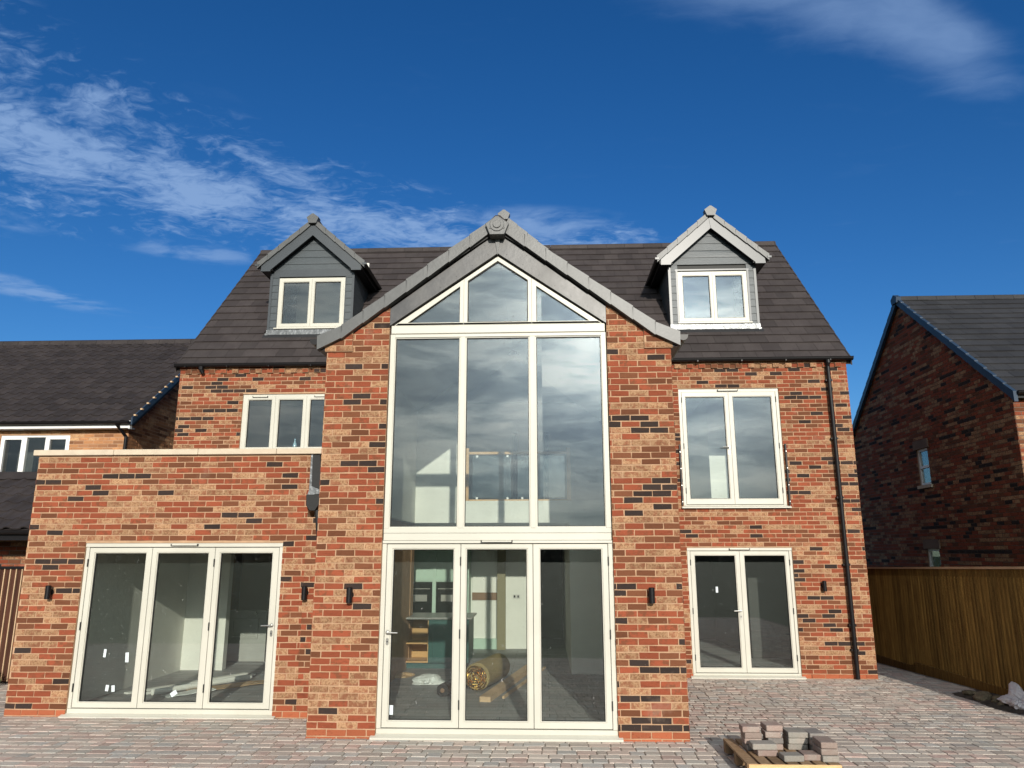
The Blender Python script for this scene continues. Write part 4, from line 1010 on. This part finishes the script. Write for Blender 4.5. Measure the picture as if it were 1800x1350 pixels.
for i, (xa, ya, xb, yb, wd, th, m_, lb) in enumerate(spec):
    A, B = Vector((xa, ya, .05)), Vector((xb, yb, .05)); d_ = (B - A).normalized(); n_ = Vector((-d_.y, d_.x, 0)) * wd / 2
    mb = MB()
    if 'pipe' in lb: mb.tube(A + Vector((0, 0, .05)), B + Vector((0, 0, .05)), .04, n=16)
    elif 'card' in m_ or 'film' in m_:
        N = 8; P = []
        for q in range(N + 1):
            for s in (-1, 1): P.append(A + (B - A)*q/N + n_*s*(1 + R.uniform(-.15, .15)) + Vector((0, 0, .004 + .03*abs(math.sin(q*.9))*(q/N))))
        Fq = [(2*q, 2*q+1, 2*q+3, 2*q+2) for q in range(N)]; n0 = len(P); P += [p + Vector((0, 0, th)) for p in P]
        Fq += [(n0+2*q, n0+2*q+2, n0+2*q+3, n0+2*q+1) for q in range(N)] + [(2*q, 2*q+2, n0+2*q+2, n0+2*q) for q in range(N)] + [(2*q+1, n0+2*q+1, n0+2*q+3, 2*q+3) for q in range(N)] + [(0, n0, n0+1, 1), (2*N, 2*N+1, n0+2*N+1, n0+2*N)]
        mb.poly(P, Fq)
    else: mb.prism([A - n_, A + n_, B + n_, B - n_], (0, 0, th))
    nm = {'pipe': 'plastic_pipe', 'skirting': 'skirting_board', 'trim lying beside': 'trim_board', 'cardboard': 'cardboard_sheet', 'plastic sheet': 'plastic_sheet'}
    name = next(v for q, v in nm.items() if q in lb)
    tag(mb.build(name, m_), lb, name.replace('_', ' '))
# paper labels stuck to the panes of the left folding door
for i, (x, z, w_, h_, a_, lb) in enumerate([(-5.16, .72, .035, .10, 3, 'pale paper label with tape at handle height on the left glass pane'), (-4.86, .67, .045, .12, -4, 'tall pale paper label right of the taped one on the left pane'), (-5.08, .295, .042, .075, 5, 'left one of two small labels low on the left pane'), (-5.00, .29, .042, .078, -6, 'right one of two small labels low on the left pane'), (-4.20, .235, .085, .055, -35, 'tilted pale label low on the middle pane of the left doors')]):
    Mx = Matrix.Translation((x, YF2 + .030, z)) @ Matrix.Rotation(math.radians(a_), 4, 'Y')
    mb = MB(); mb.box(-w_/2, w_/2, -.001, .001, -h_/2, h_/2, M4=Mx); tag(mb.build('paper_label', 'paperlab'), lb, 'label', 'paper labels on the glass')
mb = MB(); mb.box(-1.205, -1.165, YF + .028, YF + .0305, .215, .315); tag(mb.build('paper_label', 'paperlab'), 'small pale paper label low on the left pane of the middle doors', 'label', 'paper labels on the glass')
mb = MB(); mb.box(3.535, 3.575, YF3 + .028, YF3 + .0305, 1.30, 1.40); tag(mb.build('paper_label', 'paperlab'), 'white paper label on the left pane of the ground floor french doors', 'label', 'paper labels on the glass')
mb = MB(); mb.lathe([(.032, 0), (.036, .01), (.036, .14), (.014, .19), (.014, .22), (.017, .222), (.017, .24)], (-4.10, YM + .17, 3.83), 18)
tag(mb.build('bottle', 'bottle', smooth=True), 'clear bottle standing inside the small upper left window', 'bottle')
mb = MB(); mb.box(-4.33, -4.18, YM + .14, YM + .24, 3.83, 3.89); tag(mb.build('small_carton', 'bottle', bevel=.006), 'small pale blue carton beside the bottle on the window sill', 'carton')

# ================================================================== GROUND
def gzv(x, y):
    z = -.022 - .0158 * max(y, 0)
    if x > 6.2: z -= .012 * max(y - 4, 0)
    return z
mb = MB()
n = 60
mb.box(-14, 9, -7.0, 14, -.6, -.35)
gp = MB(); xs_ = [-320, -60, -14, 9, 60, 320]; ys_ = [-400, -60, -6.5, 0, 14, 60, 320]
for i in range(len(xs_)-1):
    for j in range(len(ys_)-1):
        P = [(xs_[i], ys_[j]), (xs_[i+1], ys_[j]), (xs_[i+1], ys_[j+1]), (xs_[i], ys_[j+1])]
        gp.poly([(p[0], p[1], -.075 - .0158*min(max(p[1], 0), 14)) for p in P], [(0, 1, 2, 3)])
kind(gp.build('ground', 'grass', fix=False), 'structure')
# sanded bed under the setts
bed = MB()
for xa, xb in ((-14, 6.2), (6.2, 7.3)):
    for ya, yb in ((-6.4, 0), (0, 4), (4, 12)):
        P = [(xa, ya), (xb, ya), (xb, yb), (xa, yb)]
        bed.poly([(p[0], p[1], gzv(p[0] - .001, p[1]) - .011) for p in P], [(0, 1, 2, 3)])
kind(bed.build('paving_bed', 'joint', fix=False), 'structure')
mb = MB(); row = .155; r_ = random.Random(77); y_ = -6.3; widths = (.105, .155, .155, .205, .235)
while y_ < 9.0:
    x_ = -9.5 + r_.uniform(0, .2); xe = 7.15
    while x_ < xe:
        w_ = r_.choice(widths); a, b = x_ + .004, min(x_ + w_ - .004, xe); x_ += w_
        ya, yb = y_ + .004, y_ + row - .004
        if b - a < .04: continue
        mx, my = (a + b)/2, (ya + yb)/2
        if (XL < a and b < XR and 0.08 < my < 5) or (mx > -6.30 and my > YE + .08 and mx < 2.1) or (my > YM + .08 and -6.3 < mx < 6.05): continue
        if my > 5.5 and mx < 6.0: continue
        if y_ < -3.2 and r_.random() < .0: continue
        h = r_.uniform(-.0025, .0025); c_ = .006
        kt, tn = r_.random(), r_.random()
        zt = lambda x, y: gzv(x, y) + h
        jx, jy = r_.uniform(-.0015, .0015), r_.uniform(-.0015, .0015)
        a += jx; b += jx; ya += jy; yb += jy
        P = [(a, ya, zt(a, ya) - .03), (b, ya, zt(b, ya) - .03), (b, yb, zt(b, yb) - .03), (a, yb, zt(a, yb) - .03),
             (a, ya, zt(a, ya) - .006), (b, ya, zt(b, ya) - .006), (b, yb, zt(b, yb) - .006), (a, yb, zt(a, yb) - .006),
             (a + c_, ya + c_, zt(a, ya)), (b - c_, ya + c_, zt(b, ya)), (b - c_, yb - c_, zt(b, yb)), (a + c_, yb - c_, zt(a, yb))]
        mb.poly(P, [(0, 1, 5, 4), (1, 2, 6, 5), (2, 3, 7, 6), (3, 0, 4, 7), (4, 5, 9, 8), (5, 6, 10, 9), (6, 7, 11, 10), (7, 4, 8, 11), (8, 9, 10, 11)], 0, kt, tn)
    y_ += row
kind(mb.build('paving', 'sett', fix=False), 'structure')
# soil strip and rubble by the right fence
mb = MB(); nx, ny = 10, 90; rr = random.Random(9)
def so(i, j):
    x = 6.50 + .85*i/nx; y = -1.5 + 5.4*j/ny
    e = math.sin(PI*min(1, i/nx*1.2)) if i < nx*.83 else .6
    wob = .12*math.sin(y*1.9) + .06*math.sin(y*5.3)
    hgt = .055*e*(.6 + .6*math.sin(y*2.7 + i)*.5) + rr.uniform(-.006, .008) if i > 0 else -.01
    if y > 2.6: hgt = hgt * max(0, 1 - (y - 2.6)/1.2) - .02 * max(0, y - 3.2)
    return (x + wob*(1 - i/nx)*.6 + .1, y, gzv(x, y) + hgt)
P = [so(i, j) for i in range(nx+1) for j in range(ny+1)]
mb.poly(P, [(i*(ny+1)+j, (i+1)*(ny+1)+j, (i+1)*(ny+1)+j+1, i*(ny+1)+j+1) for i in range(nx) for j in range(ny)])
kind(mb.build('soil_strip', 'soil', fix=False, smooth=True), 'structure')
rocks = [(6.80, 3.10, .11, .055, 'greenish stone furthest from the sack beside the fence'), (6.76, 2.70, .14, .065, 'largest flat brown stone in the rubble by the right fence'), (6.86, 2.50, .075, .06, 'grey stone between the large flat stone and the sack'),
         (6.75, 2.40, .05, .035, 'small grey stone at the foot of the rubble'), (6.93, 2.30, .09, .07, 'grey stone tucked behind the sack'), (6.72, 2.20, .055, .04, 'smallest stone right beside the sack')]
for i, (x, y, r0, h0, lb) in enumerate(rocks):
    o = crumple('rubble_stone', (x, y, gzv(x, y) + .01), (r0, r0*.75, h0), 'stone_r', lb, 'stone', 40 + i, .5, 2, .35); o['group'] = 'stones along the right fence'; o.rotation_euler.z = i*1.1
crumple('plastic_sack', (6.90, 2.02, gzv(6.8, 1.9) - .02), (.20, .26, .175), 'bag', 'grubby pale plastic sack of waste by the right fence', 'sack', 3, .6, 4, .55, (6, 26), 60)

# ================================================================== FENCES
f_ = thing('timber_fence', 'tall brown close board fence in shade down the right side', 'fence', (7.3, 3, -.1))
mb = MB(); y_ = -3.0; r_ = random.Random(31)
ft = lambda y: 1.80 - .0215 * max(0, y - 1)
while y_ < 11.5:
    b = y_ + .105; zt_ = ft(y_) - .02; zb_ = gzv(7.3, y_) + .09
    mb.prism([(7.292, y_, zb_), (7.268, b, zb_), (7.258, b, zb_), (7.287, y_, zb_)], (0, 0, zt_ - zb_), 0, 0, r_.random()); y_ += .1
mb.build('fence_board', 'fence', f_)
mb = MB()
for ya, yb in ((-3, 1), (1, 11.5)):
    mb.prism([(7.245, ya, ft(ya) - .02), (7.325, ya, ft(ya) - .02), (7.325, ya, ft(ya) + .015), (7.245, ya, ft(ya) + .015)][::1], (0, yb - ya, ft(yb) - ft(ya)))
mb.build('capping_rail', 'fence_e', f_)
mb = MB(); y_ = -3.0
while y_ < 11.5: mb.box(7.245, 7.30, y_ + .004, y_ + 2.9, gzv(7.3, y_) - .3, gzv(7.3, y_ + 1.5) + .135, 0, 0, r_.random()); y_ += 2.9
mb.build('gravel_board', 'fence', f_)
f_ = thing('timber_fence', 'red brown fence with pale strips for sunlit board edges left of the house', 'fence', (-8, 3.55, 0))
mb = MB(); x_ = -13.5; e = MB()
while x_ < -6.45:
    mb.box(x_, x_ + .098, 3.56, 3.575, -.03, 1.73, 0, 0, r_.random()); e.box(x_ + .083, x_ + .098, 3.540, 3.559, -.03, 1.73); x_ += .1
mb.build('fence_board', 'fence_l', f_); e.build('sunlit_edge', 'fence_e', f_)  # pale strips put the sunlit edges of the boards into the colour
mb = MB(); mb.box(-13.5, -6.42, 3.525, 3.60, 1.73, 1.77); mb.build('capping_rail', 'black', f_)

# shrub at the foot of the left fence
sh = thing('low_shrub', 'small straggly shrub at the foot of the left fence', 'shrub', (-8.35, 3.35, -.05))
mb = MB(); r_ = random.Random(14)
for i in range(900):
    a_, q = r_.uniform(0, 2*PI), r_.random()**.5; c_ = Vector((-8.42 + .36*q*math.cos(a_), 3.30 + .16*q*math.sin(a_), -.06 + r_.random()**.8*.34*(1 - .55*q)))
    u = Vector((r_.uniform(-1, 1), r_.uniform(-1, 1), r_.uniform(.1, 1))).normalized(); v_ = u.orthogonal().normalized()
    L = r_.uniform(.02, .05); mb.poly([c_, c_ + u*L*.5 + v_*L*.22, c_ + u*L, c_ + u*L*.5 - v_*L*.22], [(0, 1, 2, 3)])
mb.build('foliage', 'leaf', sh, fix=False)
mb = MB()
for i in range(14):
    a_ = r_.uniform(0, 2*PI); mb.tube((-8.42, 3.30, -.08), (-8.42 + .28*math.cos(a_), 3.3 + .13*math.sin(a_), r_.uniform(.05, .24)), .005, .002, n=5)
mb.build('stem', 'brown', sh)

# ================================================================== PALLET AND BLOCKS
p_ = thing('wooden_pallet', 'weathered wooden pallet with a fresh pine front rail', 'pallet', (2.83, -.95, -.02))
PX0, PX1, PY0, PY1 = 2.375, 3.215, -1.43, -.47
mb = MB(); r_ = random.Random(2); n = 7; wv = .098
for i in range(n):
    a = PX0 + (PX1 - PX0 - wv) * i / (n - 1); mb.box(a, a + wv, PY0 + .018, PY1, .100, .120, 0, 0, r_.random())
mb.build('deck_board', 'pallet', p_, bevel=.002)
mb = MB(); mb.box(PX0 + .01, PX1, PY0, PY0 + .018, -.005, .118); mb.build('front_rail', 'pallet_f', p_, bevel=.003)
mb = MB()
for y0 in (PY0 + .02, -1.0, PY1 - .10):
    for x0 in (PX0, (PX0+PX1)/2 - .05, PX1 - .10): mb.box(x0, x0 + .10, y0, y0 + .09, .0, .082, 0, 0, r_.random())
for y0 in (PY0 + .02, -1.0, PY1 - .10): mb.box(PX0, PX1, y0, y0 + .09, .083, .0995, 0, 0, r_.random())
mb.build('bearer', 'pallet', p_)
blocks = []   # x0, y_front, width, depth, layer z, colour kind, label
def blk(x, y, w_, d_, lv, kd, rz, lb): blocks.append((x, y, w_, d_, lv, kd, rz, lb))
g_, rd_, tn_, dk_ = .57, .93, .45, .97
blk(2.725, -1.345, .185, .15, 0, g_, 3, 'grey paving block alone at the front middle of the pallet')
blk(2.925, -1.300, .160, .17, 0, rd_, -2, 'bright red paving block between the front grey one and the right stack')
blk(3.075, -1.350, .150, .16, 0, g_, 1, 'grey paving block at the bottom of the front right stack')
blk(3.070, -1.330, .155, .22, 1, tn_, 2, 'brown paving block in the middle of the front right stack')
blk(3.085, -1.320, .150, .26, 2, tn_, -2, 'rounded brown paving block on top of the front right stack')
blk(2.540, -1.165, .190, .16, 0, rd_, 1, 'red brown paving block at the bottom of the left front stack')
blk(2.500, -1.160, .225, .16, 1, g_, -1, 'wide grey paving block on top of the left front stack')
blk(2.490, -.960, .165, .16, 0, dk_, 2, 'dark paving block at the bottom of the tall left stack')
blk(2.480, -.955, .165, .16, 1, tn_, -2, 'second paving block up in the tall left stack')
blk(2.478, -.960, .165, .16, 2, tn_, 2, 'tan paving block third up in the tall left stack')
blk(2.462, -.965, .165, .16, 3, rd_, -1, 'orange red paving block on top of the tall left stack')
blk(2.700, -.930, .150, .16, 0, tn_, 1, 'bottom paving block of the second stack from the left')
blk(2.705, -.925, .150, .16, 1, dk_, 3, 'dark block second up in the second stack from the left')
blk(2.690, -.935, .150, .20, 2, tn_, -3, 'tan block third up in the second stack from the left')
blk(2.705, -.900, .160, .20, 3, rd_, 2, 'red tinted block on top of the second stack from the left')
blk(2.900, -.920, .190, .20, 0, g_, 0, 'grey block at the bottom of the neat grey stack of three')
blk(2.905, -.925, .190, .20, 1, g_, 1, 'grey block in the middle of the neat grey stack of three')
blk(2.908, -.930, .190, .21, 2, g_, -1, 'grey block on top of the neat grey stack of three')
blk(3.110, -1.000, .150, .20, 0, dk_, 1, 'dark block at the bottom of the back right stack')
blk(3.105, -.980, .150, .22, 1, tn_, -2, 'brown block in the middle of the back right stack')
blk(3.095, -.970, .155, .24, 2, dk_, 2, 'slate grey block on top of the back right stack')
for i, (x, y, w_, d_, lv, kd, rz, lb) in enumerate(blocks):
    mb = MB(); H = .0535
    mb.box(-w_/2, w_/2, -d_/2, d_/2, 0, H, 0, kd, R.random())
    o = mb.build('paving_block', 'block', bevel=.009, seg=2); o.location = (x + w_/2, y + d_/2, .1205 + lv * (H + .001)); o.rotation_euler.z = math.radians(rz)
    tag(o, lb, 'paving block', 'spare paving blocks stacked on the pallet')

# ================================================================== NEIGHBOUR, RIGHT
nb_ = thing('neighbour_house', 'shaded brick house with a tall gable wall beyond the right fence', 'house', (12, 8, 0))
NX, NY0, NY1, NZ = 9.2, 4.95, 12.35, 4.93; NYR = (NY0 + NY1)/2; NZR = 7.93
ns = (NZR - NZ) / (NYR - NY0)
mb = MB()
hn = [(8.20, 8.70, 3.46, 4.28), (8.22, 8.76, .9, 2.05)]
halves = [(-ns, 1, NZ - ns*NY0 - .02), (ns, 1, NZ + ns*NY1 - .02)]
bricks(mb, NY0, NY1, -4, 108, 0, NX - .006, hn, halves, seed=81, axis='y', proud=.006)
bricks(mb, NX, 20, -4, 64, 0, NY0 - .006, (), (), seed=82)
for zc0, zc1, hs_ in ((-.5, .9, 0), (.9, 2.05, 2), (2.05, 3.46, 0), (3.46, 4.28, 1), (4.28, NZ, 0)):
    if hs_ == 0: mb.box(NX, NX + .3, NY0, NY1, zc0, zc1, 1)
    else:
        a, b = hn[hs_ - 1][:2]; mb.box(NX, NX + .3, NY0, a, zc0, zc1, 1); mb.box(NX, NX + .3, b, NY1, zc0, zc1, 1)
mb.yz([(NY0, NZ), (NY1, NZ), (NYR, NZR - .02)], NX, NX + .3, 1)
mb.box(NX + .3, 20, NY0, NY0 + .3, -.5, NZ, 1)
mb.build('wall', ['brick', 'mortar_shaded'], nb_)
for (a, b, z0, z1), two in zip(hn, (True, False)):
    mb = MB(); F4 = Matrix.Rotation(PI/2, 4, 'Z')
    def yring(x0, x1, ya, yb, za, zb, w_):
        mb.box(x0, x1, ya, ya + w_, za, zb); mb.box(x0, x1, yb - w_, yb, za, zb); mb.box(x0, x1, ya + w_, yb - w_, za, za + w_); mb.box(x0, x1, ya + w_, yb - w_, zb - w_, zb)
    yring(NX + .02, NX + .08, a, b, z0, z1, .05)
    if two: mb.box(NX + .02, NX + .08, a + .05, b - .05, (z0+z1)/2 - .03, (z0+z1)/2 + .03)
    wn = mb.build('window', 'white', nb_)
    MB().box(NX + .05, NX + .06, a + .04, b - .04, z0 + .04, z1 - .04).build('glass_pane', 'glass', wn)
    MB().box(NX + .2, NX + .25, a - .2, b + .2, z0 - .2, z1 + .2).build('dark_backing', 'dark', wn)  # dark sheet filling the window behind the pane
    MB().box(NX - .035, NX + .06, a - .08, b + .08, z1, z1 + .20).build('lintel', 'mortar_shaded', wn)
    if two: MB().box(NX - .05, NX + .06, a - .06, b + .06, z0 - .07, z0).build('sill', 'stone', wn)
mb = MB()
for s in (1, -1):
    v_ = Vector((0, s, ns)).normalized(); n_ = Vector((0, -s*ns, 1)).normalized()
    ya = NY0 - .16 if s > 0 else NY1 + .16
    o_ = Vector((NX - .05, ya, NZ - .16*ns + .02)) ; vlen = (NYR - NY0 + .16) * math.hypot(1, ns)
    if s > 0: tiles(mb, o_, (1, 0, 0), v_, n_, 11, vlen - .02, .30, .332, seed=91)
    mb.prism([o_, o_ + v_*vlen, o_ + v_*vlen - Vector((0, 0, .1)), o_ - Vector((0, 0, .1))], (11, 0, 0))
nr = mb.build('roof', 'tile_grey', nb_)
mb = MB(); x_ = NX - .07
while x_ < 20: mb.yz([(NYR - .13, NZR - .06), (NYR - .09, NZR + .06), (NYR, NZR + .095), (NYR + .09, NZR + .06), (NYR + .13, NZR - .06)], x_ + .004, x_ + .446, 0, 0, R.random()); x_ += .45
mb.build('ridge_tile', 'verge_n' if 'verge_n' in M else 'tile_grey', nr)
mb = MB()
for s in (1, -1):
    n = 15
    for i in range(n):
        f0, f1 = i/n, (i+1)/n; Y = lambda f: (NY0 - .2 + (NYR - NY0 + .2)*f) if s > 0 else (NY1 + .2 - (NY1 + .2 - NYR)*f)
        Z = lambda f: NZ - .2*ns + (NZR - NZ + .2*ns)*f
        mb.yz([(Y(f0), Z(f0) - .12), (Y(f1), Z(f1) - .105), (Y(f1), Z(f1) + .055), (Y(f0), Z(f0) + .075)], NX - .10, NX - .03)
mb.yz([(NYR - .12, NZR - .10), (NYR + .12, NZR - .10), (NYR + .15, NZR + .03), (NYR, NZR + .12), (NYR - .15, NZR + .03)], NX - .14, NX - .02)
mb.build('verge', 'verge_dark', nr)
mb = MB(); gutter(mb, NX - .03, 20, NY0 - .20, NZ - .10); mb.build('gutter', 'black', nb_)

# ================================================================== NEIGHBOUR, LEFT
lb_ = thing('neighbour_house', 'buff brick house with dark pantile roof left of the main house', 'house', (-12, 9, 0))
LY, LX, LZ = 7.25, -8.70, 4.70; LYR = 10.9; LZR = 7.78; lsl = (LZR - LZ - .12) / (LYR - LY + .25)
M['brick_b'] = mat('buff orange brick', rough=.9, spec=.2, fn=brick_fn([(.22, .10, .05), (.33, .16, .08), (.46, .22, .10), (.56, .32, .16), (.36, .18, .09), (.62, .38, .21), (.42, .19, .09)]))
mb = MB(); hl = [(-11.62, -10.02, 3.46, 4.56), (-12.2, -11.6, -1, 0)]
bricks(mb, -16, LX, -4, 63, 0, LY - .006, hl[:1], (), seed=101)
bricks(mb, LY, 14.2, -4, 110, 0, LX, (), [(-lsl, 1, LZ - lsl*LY + .1), (lsl, 1, LZR - .12 + lsl*LYR)], seed=102, axis='y')
wall_pieces(mb, -16, LX, -.5, LZ + .05, LY, LY + .3, hl[:1])
mb.yz([(LY + .3, -.5), (14.2, -.5), (14.2, LZ), (LYR, LZR - .15), (LY + .3, LZ + .2)], LX - .3, LX, 1)
mb.build('wall', ['brick_b', 'mortar'], lb_)
wn = MB(); wx = [-11.62, -11.055, -10.565, -10.02]; wn.rring(-11.62, -10.02, 3.46, 4.56, .045, LY + .02, LY + .09)
for x in wx[1:3]: wn.box(x - .03, x + .03, LY + .02, LY + .09, 3.5, 4.52)
wn = wn.build('window', 'white', lb_)
l = MB()
for a, b in ((wx[0] + .045, wx[1] - .03), (wx[2] + .03, wx[3] - .045)): l.rring(a, b, 3.505, 4.515, .05, LY + .005, LY + .06)
l.build_by(lambda c: c[0] > -10.8, 'casement_leaf', 'white', wn); MB().box(-11.6, -10.04, LY + .05, LY + .06, 3.5, 4.54).build('glass_pane', 'glass', wn)
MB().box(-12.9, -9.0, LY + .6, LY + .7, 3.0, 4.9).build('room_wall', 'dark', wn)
MB().box(-11.68, -9.96, LY - .04, LY + .05, 3.425, 3.458).build('sill', 'white', wn)
def pantile(mb, o, u, v, n, ulen, vlen, gauge=.30, tw=.30, amp=.035, seed=1, nu=8):
    r = random.Random(seed); o, u, v, n = map(Vector, (o, u, v, n)); cols = int(ulen / tw * nu); rows = int(math.ceil(vlen / gauge))
    def hgt(k):
        f = (k % nu) / nu; return amp * (max(0, math.sin(f * 2 * PI)) ** .8 if f < .5 else -.25 * math.sin((f - .5) * 2 * PI))
    for i in range(rows):
        va, vb = i * gauge, min((i+1) * gauge + .03, vlen); P = []; F = []; j_ = r.uniform(-.004, .004)
        for k in range(cols + 1):
            p = o + u * (k * tw / nu)
            P += [p + v*(va + j_) + n*(hgt(k) + .012), p + v*(va + j_) + n*(hgt(k) + .034), p + v*vb + n*(hgt(k) + .010)]
        for k in range(cols): F += [(3*k, 3*k+3, 3*k+4, 3*k+1), (3*k+1, 3*k+4, 3*k+5, 3*k+2)]
        n0 = len(mb.f); mb.poly(P, F, 0, 0, 0)
        tones = [r.random() for _ in range(cols // nu + 2)]
        for q in range(len(F)): mb.b[n0 + q] = tones[(q // 2) // nu]
v_ = Vector((0, 1, lsl)).normalized(); n_ = Vector((0, -lsl, 1)).normalized()
ye = LY - .22; o_ = Vector((-16, ye, LZ + .10)); vlen = (LYR - ye) * math.hypot(1, lsl)
mb = MB(); pantile(mb, o_, (1, 0, 0), v_, n_, 7.50, vlen, seed=4)
lr = mb.build('roof', 'pantile', lb_, fix=False)
mb = MB(); mb.prism([o_ - n_*.01, o_ + v_*vlen - n_*.01, o_ + v_*vlen - n_*.1, o_ - n_*.1], (7.48, 0, 0))
v2 = Vector((0, 1, -lsl)).normalized(); mb.prism([o_ + v_*vlen, o_ + v_*vlen + v2*vlen, o_ + v_*vlen + v2*vlen - Vector((0, 0, .1)), o_ + v_*vlen - Vector((0, 0, .1))], (7.48, 0, 0))
mb.build('roof_deck', 'pantile', lr)
mb = MB(); x_ = -16
zr = (o_ + v_*vlen).z
while x_ < -8.6: mb.yz([(LYR - .14, zr - .07), (LYR - .10, zr + .06), (LYR, zr + .11), (LYR + .10, zr + .06), (LYR + .14, zr - .07)], x_ + .004, x_ + .446, 0, 0, R.random()); x_ += .45
mb.build('ridge_tile', 'pantile', lr)
mb = MB(); mb.box(-16, LX + .13, ye - .02, ye + .02, LZ - .03, LZ + .10); mb.build('fascia', 'white', lb_)
mb = MB(); mb.box(-16, LX + .13, ye + .02, LY, LZ - .03, LZ + .0); mb.box(LX + .13, LX + .155, ye - .03, ye + .06, LZ - .05, LZ + .13); mb.build('soffit', 'white', lb_)
mb = MB()
for s in (1,):
    P0 = Vector((LX + .20, ye - .03, LZ + .04)); mb.prism([P0, P0 + v_*vlen, P0 + v_*vlen + Vector((0, 0, .16)), P0 + Vector((0, 0, .16))], (-.03, 0, 0))
mb.build('verge', 'verge_dark', lr)
mb = MB()
for i in range(14):
    p = Vector((LX + .21, ye, LZ + .20)) + v_*(i*.30 + .1); mb.box(p.x - .03, p.x + .02, p.y - .05, p.y + .02, p.z - .01, p.z + .025)
mb.build('verge_clip', 'fence_e', lr)
mb = MB(); gutter(mb, -16, LX + .16, ye - .08, LZ + .10); mb.tube((LX - .12, ye - .08, LZ + .05), (LX - .02, LY - .04, LZ - .2), .035); mb.tube((LX - .02, LY - .05, LZ - .18), (LX - .02, LY - .05, 0), .035)
mb.build('gutter', 'black', lb_)
# garage / porch in front of it
gb_ = thing('garage', 'low brick garage with a dark pantile roof behind the left fence', 'garage', (-9.5, 5, 0))
GY, GE = 3.75, 2.36; gs = .62
v_ = Vector((0, 1, gs)).normalized(); n_ = Vector((0, -gs, 1)).normalized(); vlen = 1.62 * math.hypot(1, gs)
mb = MB(); pantile(mb, (-13.5, GY - .42, GE), (1, 0, 0), v_, n_, 6.6, vlen, seed=6); go = mb.build('roof', 'pantile', gb_, fix=False)
mb = MB(); o2 = Vector((-13.5, GY - .42, GE)); mb.prism([o2 - n_*.01, o2 + v_*vlen - n_*.01, o2 + v_*vlen - n_*.1, o2 - n_*.1], (6.6, 0, 0)); mb.build('roof_deck', 'pantile', go)
mb = MB(); yt = GY - .42 + v_.y*vlen; zt_ = GE + v_.z*vlen; mb.yz([(yt - .12, zt_ - .02), (yt, zt_ + .13), (yt + .12, zt_ - .02)], -13.5, -6.9); mb.build('ridge_tile', 'pantile', go)
mb = MB(); gutter(mb, -13.5, -6.95, GY - .47, GE - .02); mb.box(-13.5, -6.95, GY - .42, GY - .39, GE - .17, GE - .02); mb.build('gutter', 'black', gb_)
mb = MB(); bricks(mb, -13.5, -7.95, -2, 30, 0, GY + .35, (), (), seed=111); mb.box(-13.5, -7.95, GY + .356, GY + .6, -.2, 2.2, 1); mb.box(-13.5, -6.9, GY + .6, 7.2, 2.2, 2.3, 1)
mb.build('wall', ['brick', 'mortar_shaded'], gb_)
mb = MB(); mb.box(-7.95, -6.9, GY + .4, GY + .45, 0, 2.15); mb.build('door', 'darkgreen', gb_)

# ================================================================== COUNTRY BEHIND THE CAMERA (seen in the panes)
mb = MB(); rr = random.Random(12); N = 240; P = []; F = []
for i in range(N + 1):
    a = PI * (1.02 + .96 * i / N)      # half circle on the -y side
    h = 5.5 + 1*math.sin(i*.11) + 1*math.sin(i*.047 + 1) + rr.uniform(-.5, .5)
    for rad, hh in ((150, -1), (151, h*.55), (155, h*.9), (162, h), (190, -1)):
        q = rad + rr.uniform(-1.5, 1.5); P.append((q*math.cos(a), q*math.sin(a), hh + (rr.uniform(-.2, .2) if hh > 0 else 0)))
for i in range(N):
    for k in range(4): F.append((5*i + k, 5*i + k + 1, 5*i + 5 + k + 1, 5*i + 5 + k))
mb.poly(P, F); kind(mb.build('woodland', 'wood', fix=False), 'stuff')
